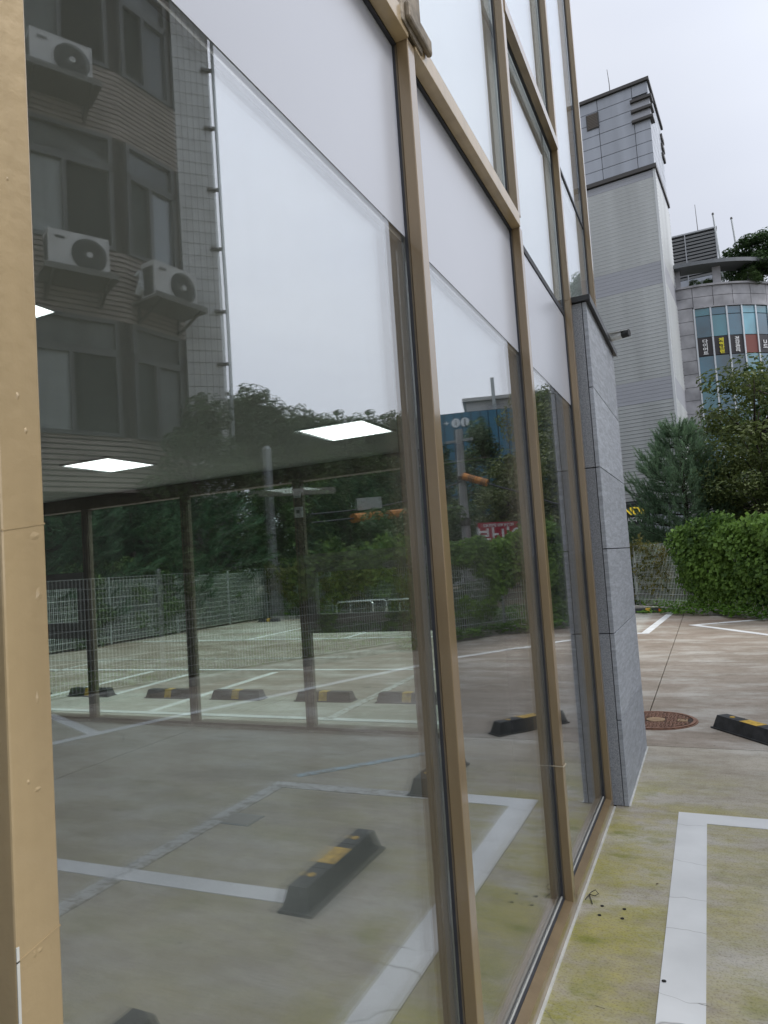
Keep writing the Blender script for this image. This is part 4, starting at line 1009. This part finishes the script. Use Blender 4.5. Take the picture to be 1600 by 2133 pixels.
x, y = DIRP(-5.2, 43.8); plant(P_R, 'rooftop_pine', x, y, 15.3, (1.05, 1.05, .78), 'gnarled dark pine growing on the roof of the curved building', 'pine tree')
for az, l in ((-.7, 'small shrub under the left end of the rooftop canopy'), (-1.9, 'small shrub between two posts of the rooftop canopy'), (-4.4, 'small shrub at the foot of the rooftop pine')):
    x, y = DIRP(az, 41.9); plant(T_S, 'roof_shrub', x, y, 15.35, (.65, .4, .42), l, 'shrub')

# ------------------------------------------------------------------ apartment building mirrored in the first pane
BRK = mat('brown_brick', (.30, .26, .23), .8, noise=(5, .18, 6)); BRKG = mat('brick_joint', (.045, .042, .04), .9)
TILE = mat('grey_tile', (.55, .565, .555), .5, noise=(3, .12)); TILEG = mat('tile_joint', (.14, .14, .135), .9)
WFR = mat('window_frame_dark', (.095, .10, .10), .5); WGL = mat('window_glass_dark', (.03, .042, .045), .03, 0, 1.0, noise=(.8, .5), coat=.5)
WGLB = mat('window_glass_sky_reflection', (.72, .80, .85), .10, .3, 1.0, noise=(.7, .15), coat=.4); WSCR = mat('window_screen', (.10, .12, .115), .7, noise=(1.2, .25)); WCUR = mat('curtain_glass', (.38, .42, .41), .25, 0, .8, noise=(1.0, .3, 4, (4, 4, .4)))  # bright panes: sky reflection painted into the pale base, over white curtain
ap = thing('apartment_building', 'brown brick apartment building with bay windows mirrored in the first pane', 'building', (0, 0, 0))
CR_ = Vector((7.45, 8.15)); LE = Vector((10.1, 2.95)); RE = Vector((7.29, 9.36)); GE = Vector((6.84, 9.80))
def facet(a, b, name_side):
    d = (b-a); L_ = d.length; d = d/L_; n = Vector((d.y, -d.x))
    if n.dot(Vector((-1, 0))) < 0: n = -n                                   # outwards, towards the car park
    return a, d, n, L_
def fbox(fc, u0, u1, o0, o1, z0, z1, b=None):
    a, d, n, L_ = fc; b = b or MB(); p = a+d*u0+n*o0
    return b.obox((p.x, p.y, z0), (d.x*(u1-u0), d.y*(u1-u0), 0), (n.x*(o1-o0), n.y*(o1-o0), 0), (0, 0, z1-z0))
FL = facet(CR_, LE, 'l'); FR = facet(CR_, RE, 'r'); FG = facet(RE, GE, 'g')
ZB, ZROOF = 2.92, 11.95
storeys = [(3.80, 5.68), (6.82, 8.72), (9.86, 11.75)]
for fc in (FL, FR):
    fbox(fc, 0, fc[3], -.6, -.03, ZB, ZROOF).build('wall', BRKG, ap)
    bands = [(ZB, 3.80), (5.68, 6.82), (8.72, 9.86), (11.75, ZROOF)]
    b = MB()
    for z0, z1 in bands:
        z = z0+.01
        while z < z1-.03:
            fbox(fc, .0, fc[3], -.03, .0, z, min(z1, z+.058), b); z += .082
    b.build('brick_courses', BRK, ap, kind='stuff')
    L_ = fc[3]
    for (z0, z1) in storeys:
        wins = [(.10, L_-.12)] if fc is FR else [(.12, 2.75), (3.1, 5.6)]
        for wi, (u0, u1) in enumerate(wins):
            w = MB(); t_ = .07
            zt = z1-.52
            for q in ((u0, u1, z1-t_, z1), (u0, u1, z0, z0+t_), (u0, u1, zt-.08, zt+.04), (u0, u0+t_, z0+t_, z1-t_), (u1-t_, u1, z0+t_, z1-t_)):
                fbox(fc, q[0], q[1], -.05, .03, q[2], q[3], w)
            um = u0+(u1-u0)*(.47 if fc is FR else .28)
            fbox(fc, um-.035, um+.035, -.05, .025, z0+t_, zt-.08, w)
            o = w.build('window', WFR, ap)
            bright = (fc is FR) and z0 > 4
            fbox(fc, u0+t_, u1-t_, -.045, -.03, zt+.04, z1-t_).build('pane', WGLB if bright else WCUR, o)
            if fc is FR:
                fbox(fc, u0+t_, um-.035, -.04, -.03, z0+t_, zt-.08).build('insect_screen', WSCR, o)
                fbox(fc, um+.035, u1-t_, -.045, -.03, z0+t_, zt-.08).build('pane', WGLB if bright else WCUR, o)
            else:
                fbox(fc, u0+t_, um-.035, -.04, -.03, z0+t_, zt-.08).build('insect_screen', WSCR, o)
                fbox(fc, um+.035, u1-t_, -.045, -.03, z0+t_, zt-.08).build('pane', WCUR, o)
# tiled gable strip
fbox(FG, 0, FG[3], -.6, -.012, ZB-1.5, ZROOF).build('wall', TILEG, ap)
tw_, th_ = FG[3]/6, .215; 
tile_me = None; z = ZB-.2; 
a, d, n, L_ = FG; angt = math.atan2(d.y, d.x)
tb = MB().box(.005, tw_-.005, -.012, .0, .005, th_-.005) if False else None
v = MB(); v.obox((d.x*.005, d.y*.005, .005), (d.x*(tw_-.01), d.y*(tw_-.01), 0), (-n.x*.012, -n.y*.012, 0), (0, 0, th_-.01)); tile_me = v.mesh('wall_tile', TILE)
while z < ZROOF-.1:
    for i in range(6):
        p = a+d*(tw_*i); put('wall_tile', tile_me, ap, (p.x, p.y, z))
    z += th_
fbox(FG, FG[3]+.001, FG[3]+.02, -.6, .0, ZB-1.5, ZROOF).build('corner_trim', TILE, ap)
for z in (4.2, 5.25, 6.2, 7.35, 8.45, 9.6, 10.7): fbox(FG, FG[3]-.13, FG[3]+.07, .0, .05, z, z+.05).build('pipe_bracket', TRIM, ap)
q = FG[0]+FG[1]*(FG[3]+.09)+FG[2]*.03
MB().tube([(q.x, q.y, 1), (q.x, q.y, ZROOF)], .03, 8).build('downpipe', GALV, ap)
MB().prism([(7.45, 8.15), (7.35, 9.3), (6.9, 9.82), (8.6, 11.8), (14, 9), (13, 2.5), (10.1, 2.95)], ZROOF, ZROOF+.25).build('roof', BRKG, ap)
MB().prism([(7.95, 8.3), (7.85, 9.3), (7.5, 9.95), (8.6, 11.5), (13.9, 9), (13, 3), (10.6, 3.3)], 0, ZROOF-.01).build('core_wall', BRKG, ap)
# air conditioner units
ACM = mat('ac_casing', (.52, .525, .51), .5, noise=(4, .12)); ACD = mat('ac_grille', (.05, .055, .055), .6)
acm = {}
acm['casing'] = MB().box(-.43, .43, -.16, .16, 0, .62).mesh('casing', ACM)
ring = MB().tube([(.14, .16, .31), (.14, .175, .31)], [.255, .25], 28); acm['fan_ring'] = ring.mesh('fan_ring', ACD)
gr = MB()
for k_ in range(5):
    r_ = .05+.042*k_
    pts = [(.14+r_*math.cos(w*math.pi/10), .182, .31+r_*math.sin(w*math.pi/10)) for w in range(21)]; gr.tube(pts, .004, 4, False)
for k_ in range(12): gr.tube([(.14+.04*math.cos(k_*math.pi/6), .18, .31+.04*math.sin(k_*math.pi/6)), (.14+.24*math.cos(k_*math.pi/6), .18, .31+.24*math.sin(k_*math.pi/6))], .003, 4, False)
acm['fan_guard'] = gr.mesh('fan_guard', mat('ac_wire', (.14, .145, .14), .5))
acm['hub'] = MB().tube([(.14, .176, .31), (.14, .19, .31)], .045, 14).mesh('hub', ACM)
acm['badge'] = MB().box(-.33, -.20, .16, .166, .49, .53).mesh('badge', ACD)
acm['side_grille'] = MB().box(-.432, -.43, -.12, .12, .08, .54).mesh('side_grille', ACD)
trm = MB(); trm.box(-.52, .52, -.30, .30, -.04, -.002); trm.box(-.52, .52, .28, .30, -.0, .05); acm['tray'] = trm.mesh('tray', mat('ac_tray', (.12, .12, .11), .6))
brm = MB()
for x in (-.4, .4): brm.obox((x-.02, -.3, -.32), (.04, 0, 0), (0, .58, .27), (0, 0, .03)); brm.box(x-.02, x+.02, -.30, -.26, -.32, -.04)
acm['bracket'] = brm.mesh('bracket', TRIM)
def ac(fc, u, z, label):
    a, d, n, L_ = fc; p = a+d*u+n*.34; ang = math.atan2(n.y, n.x)-math.pi/2
    t = thing('air_conditioner', label, 'air conditioner', (p.x, p.y, z), ang, 'air conditioner units hung below the apartment windows')
    for k_, me in acm.items(): put(k_, me, t)
    return t
ac(FL, .80, 6.12, 'outdoor air conditioner left of the crease of the brown facade, middle floor')
ac(FR, .62, 6.02, 'outdoor air conditioner on the right facet beside the grey tiled strip')
ac(FL, .95, 9.10, 'dim outdoor air conditioner at the top left, one floor above the others')
hose = MB()
a, d, n, L_ = FR
for i in range(3):
    p = a+d*(.12+.03*i)+n*.12; hose.tube([(p.x, p.y, 6.45+.05*i), (p.x-.08, p.y+.02, 6.5), (p.x-.1, p.y-.02, 6.3-.05*i), (p.x, p.y, 6.15)], .022, 6)
hose.build('coolant_hose', WHITEP, [o for o in COL.objects if o.name.startswith('air_conditioner')][-2]).matrix_parent_inverse = Matrix()
hz = [o for o in COL.objects if o.name == 'coolant_hose'][0]
bpy.context.view_layer.update(); hz.matrix_parent_inverse = hz.parent.matrix_world.inverted()

# ------------------------------------------------------------------ more of the mirrored neighbourhood
BLUEF = mat('blue_cladding', (.035, .15, .23), .3, .3, noise=(.6, .15)); BLUED = mat('blue_joint', (.015, .05, .08), .5)
bbld = thing('blue_building', 'blue glass building with white roof block mirrored in the second pane', 'building', (0, 0, 0))
DB = 50.0
p0 = Vector(MIR(24, DB)); p1 = Vector(MIR(7.5, DB)); FB = facet(p0, p1, 'b')
def fb2(u0, u1, o0, o1, z0, z1): 
    a, d, n, L_ = FB; n = n if n.dot(Vector((0, -1))) > 0 else -n
    p = a+d*u0+n*o0; return MB().obox((p.x, p.y, z0), (d.x*(u1-u0), d.y*(u1-u0), 0), (n.x*(o1-o0), n.y*(o1-o0), 0), (0, 0, z1-z0))
LB = FB[3]; HB = 12.2
fb2(0, LB, -8, -.05, 0, HB).build('core_wall', BLUED, bbld)
n_ = 22
for i in range(n_):
    for j, (z0, z1) in enumerate(((8.6, HB), (6.2, 8.5), (3.8, 6.1), (.5, 3.7))):
        fb2(LB*i/n_+.04, LB*(i+1)/n_-.04, -.05, 0, z0+.04, z1-.04).build('facade_panel', BLUEF, bbld)
ROOFW = mat('roof_block_white', (.50, .50, .49), .7)
u_ = lambda az: (Vector(MIR(az, DB))-p0).dot(FB[1])
fb2(u_(17.6), u_(11), -5, -1, HB, 13.1).build('roof_block', ROOFW, bbld); fb2(u_(17.9), u_(10.7), -5.2, -.7, 13.1, 13.35).build('roof_slab', ROOFW, bbld)
fb2(u_(15.3), u_(15.0), -.6, -.3, HB, 14.6).build('chimney_pipe', GALV, bbld)
ICW = mat('icon_white', (.75, .8, .82), .5)
a, d, n, L_ = FB; nn = n if n.dot(Vector((0, -1))) > 0 else -n
for az, ch in ((19.3, '+'), (18.55, 'i'), (17.75, 'J')):
    u = u_(az); p = a+d*u+nn*.06; ang = math.atan2(d.y, d.x)
    if ch != '+':
        o = put('sign_disc', MB().tube([(0, 0, 0), (0, 0, .02)], .33, 20).mesh('sign_disc', ICW), bbld, (p.x, p.y, 11.45), (rad(90), 0, math.atan2(nn.y, nn.x)+math.pi/2))
    me = text_mesh(ch, .6, BLUED if ch != '+' else ICW, .01, .01)
    p = p+nn*.06; put('lettering', me, bbld, (p.x, p.y, 11.45), (rad(90), 0, math.atan2(nn.y, nn.x)+math.pi/2))

x, y = MIR(18.35, 22); up_ = thing('utility_pole', 'grey utility pole with orange sleeved cables mirrored in the second pane', 'utility pole', (x, y, 0))
MB().tube([(0, 0, 0), (0, 0, 5.7)], [.16, .12], 12).build('pole', mat('pole_concrete', (.30, .31, .31), .8, noise=(3, .15)), up_)
MB().box(-.45, .45, -.04, .04, 5.3, 5.38).build('cross_arm', GALV, up_)
MB().tube([(0, 0, 4.1), (0, 0, 4.2)], .165, 12).build('collar', TRIM, up_); MB().tube([(0, 0, 2.6), (0, 0, 2.85)], .17, 12).build('collar', TRIM, up_)
ORS = mat('orange_sleeve', (.62, .24, .04), .5); 
def cable(p, q_, sag, label, sleeves, parent_lab='cable'):
    p, q_ = Vector(p), Vector(q_); pts = [p.lerp(q_, i/14)-Vector((0, 0, sag*math.sin(math.pi*i/14))) for i in range(15)]
    t = thing('overhead_cable', label, 'cable', tuple(p)); b = MB().tube([pt-p for pt in pts], .022, 4); b.build('cable', GASK, t)
    for f0, f1, stripes in sleeves:
        aa, bb_ = p.lerp(q_, f0)-Vector((0, 0, sag*math.sin(math.pi*f0))), p.lerp(q_, f1)-Vector((0, 0, sag*math.sin(math.pi*f1)))
        o = MB().tube([aa-p, bb_-p], .12, 10).build('sleeve', ORS, t)
        if stripes:
            for s_ in range(4):
                c0, c1 = aa.lerp(bb_, .45+.12*s_), aa.lerp(bb_, .50+.12*s_); MB().tube([c0-p, c1-p], .124, 10).build('stripe', GASK, o)
    return t
def M3(az, el, r): x, y = MIR(az, r); return (x, y, CH+r*math.tan(rad(el)))
cable(M3(18.2, 7.0, 21.8), M3(8, 3.0, 21), .0, 'cable with two black striped orange sleeves running right from the utility pole', [(.0, .11, 1), (.115, .19, 1)])
cable(M3(31, 4.0, 15.5), M3(18.4, 4.5, 21.7), .0, 'lower cable with orange sleeves running left from the utility pole', [(.21, .36, 0), (.42, .60, 0)])
cable(M3(31, 4.7, 15.8), M3(18.4, 6.6, 21.9), .2, 'thin upper cable reaching the utility pole from the left', [])
tag(MB().obox(M3(27.2, 4.8, 17.1), tuple(Vector(M3(25.2, 4.85, 17.6))-Vector(M3(27.2, 4.8, 17.1))), (.04, .04, 0), (0, 0, .30)).build('cable_marker', mat('marker_grey', (.42, .44, .42), .6)), 'pale rectangular marker plate hanging on the cables', 'sign')
x, y = MIR(34.4, 13.2); lp = thing('lamp_post', 'plain grey round post rising before the mirrored evergreens', 'post', (x, y, 0))
MB().tube([(0, 0, 0), (0, 0, 3.86)], .085, 14).build('pole', GALV, lp); MB().tube([(0, 0, 3.86), (0, 0, 3.93)], [.09, .05], 14).build('cap', GALV, lp)
# parking shelter roof: long flat steel beam
a_, b_ = Vector(MIR(45, 12.9)), Vector(MIR(28.9, 12.9)); d = (b_-a_).normalized(); n = Vector((d.y, -d.x))
sh_ = thing('steel_beam_rail', 'long flat steel rail on posts mirrored above the far windows', 'rail', (0, 0, 0))
MB().obox((a_.x, a_.y, 2.93), (*(b_-a_), 0), (n.x*.12, n.y*.12, 0), (0, 0, .12)).build('beam', mat('beam_brown', (.22, .21, .18), .6, .2), sh_)
for f in (.05, .45):
    p = a_.lerp(b_, f); MB().tube([(p.x, p.y, 0), (p.x, p.y, 2.93)], .05, 8).build('post', GALV, sh_)

# banner behind the hedge
p0, p1 = Vector(MIR(17.35, 21)), Vector(MIR(12.2, 22.5)); d = (p1-p0); L_ = d.length; d = d/L_; nn = Vector((d.y, -d.x)); nn = nn if nn.y < 0 else -nn
bn = thing('street_banner', 'red and grey banner with white Korean letters mirrored above the hedge', 'banner', (0, 0, 0))
def bbx(u0, u1, z0, z1, m_, nm, o0=0, o1=.03):
    p = p0+d*u0+nn*o0; return MB().obox((p.x, p.y, z0), (d.x*(u1-u0), d.y*(u1-u0), 0), (nn.x*(o1-o0), nn.y*(o1-o0), 0), (0, 0, z1-z0)).build(nm, m_, bn)
RED = mat('banner_crimson', (.40, .02, .045), .6)
bbx(0, L_*.60, 1.45, 2.62, RED, 'red_cloth'); bbx(L_*.60, L_, 1.45, 2.62, mat('banner_grey', (.12, .12, .13), .6), 'grey_cloth')
bbx(-.06, .0, 0, 2.5, GALV, 'pole'); bbx(L_, L_+.06, 0, 2.5, GALV, 'pole')
bang = math.atan2(nn.y, nn.x)+math.pi/2
for tx, u, z, sz in (('이너뷰', .30, 2.13, .62), ('여기서 바로 문의하세요', .30, 2.52, .12)):
    me = text_mesh(tx, sz, TXW, .004, .012 if sz > .3 else .002); p = p0+d*(L_*u)+nn*.04; put('lettering', me, bn, (p.x, p.y, z), (rad(90), 0, bang))
me = text_mesh('사ㅣ', .5, TXW, .004, .01); p = p0+d*(L_*.82)+nn*.04; put('lettering', me, bn, (p.x, p.y, 2.15), (rad(90), 0, bang))
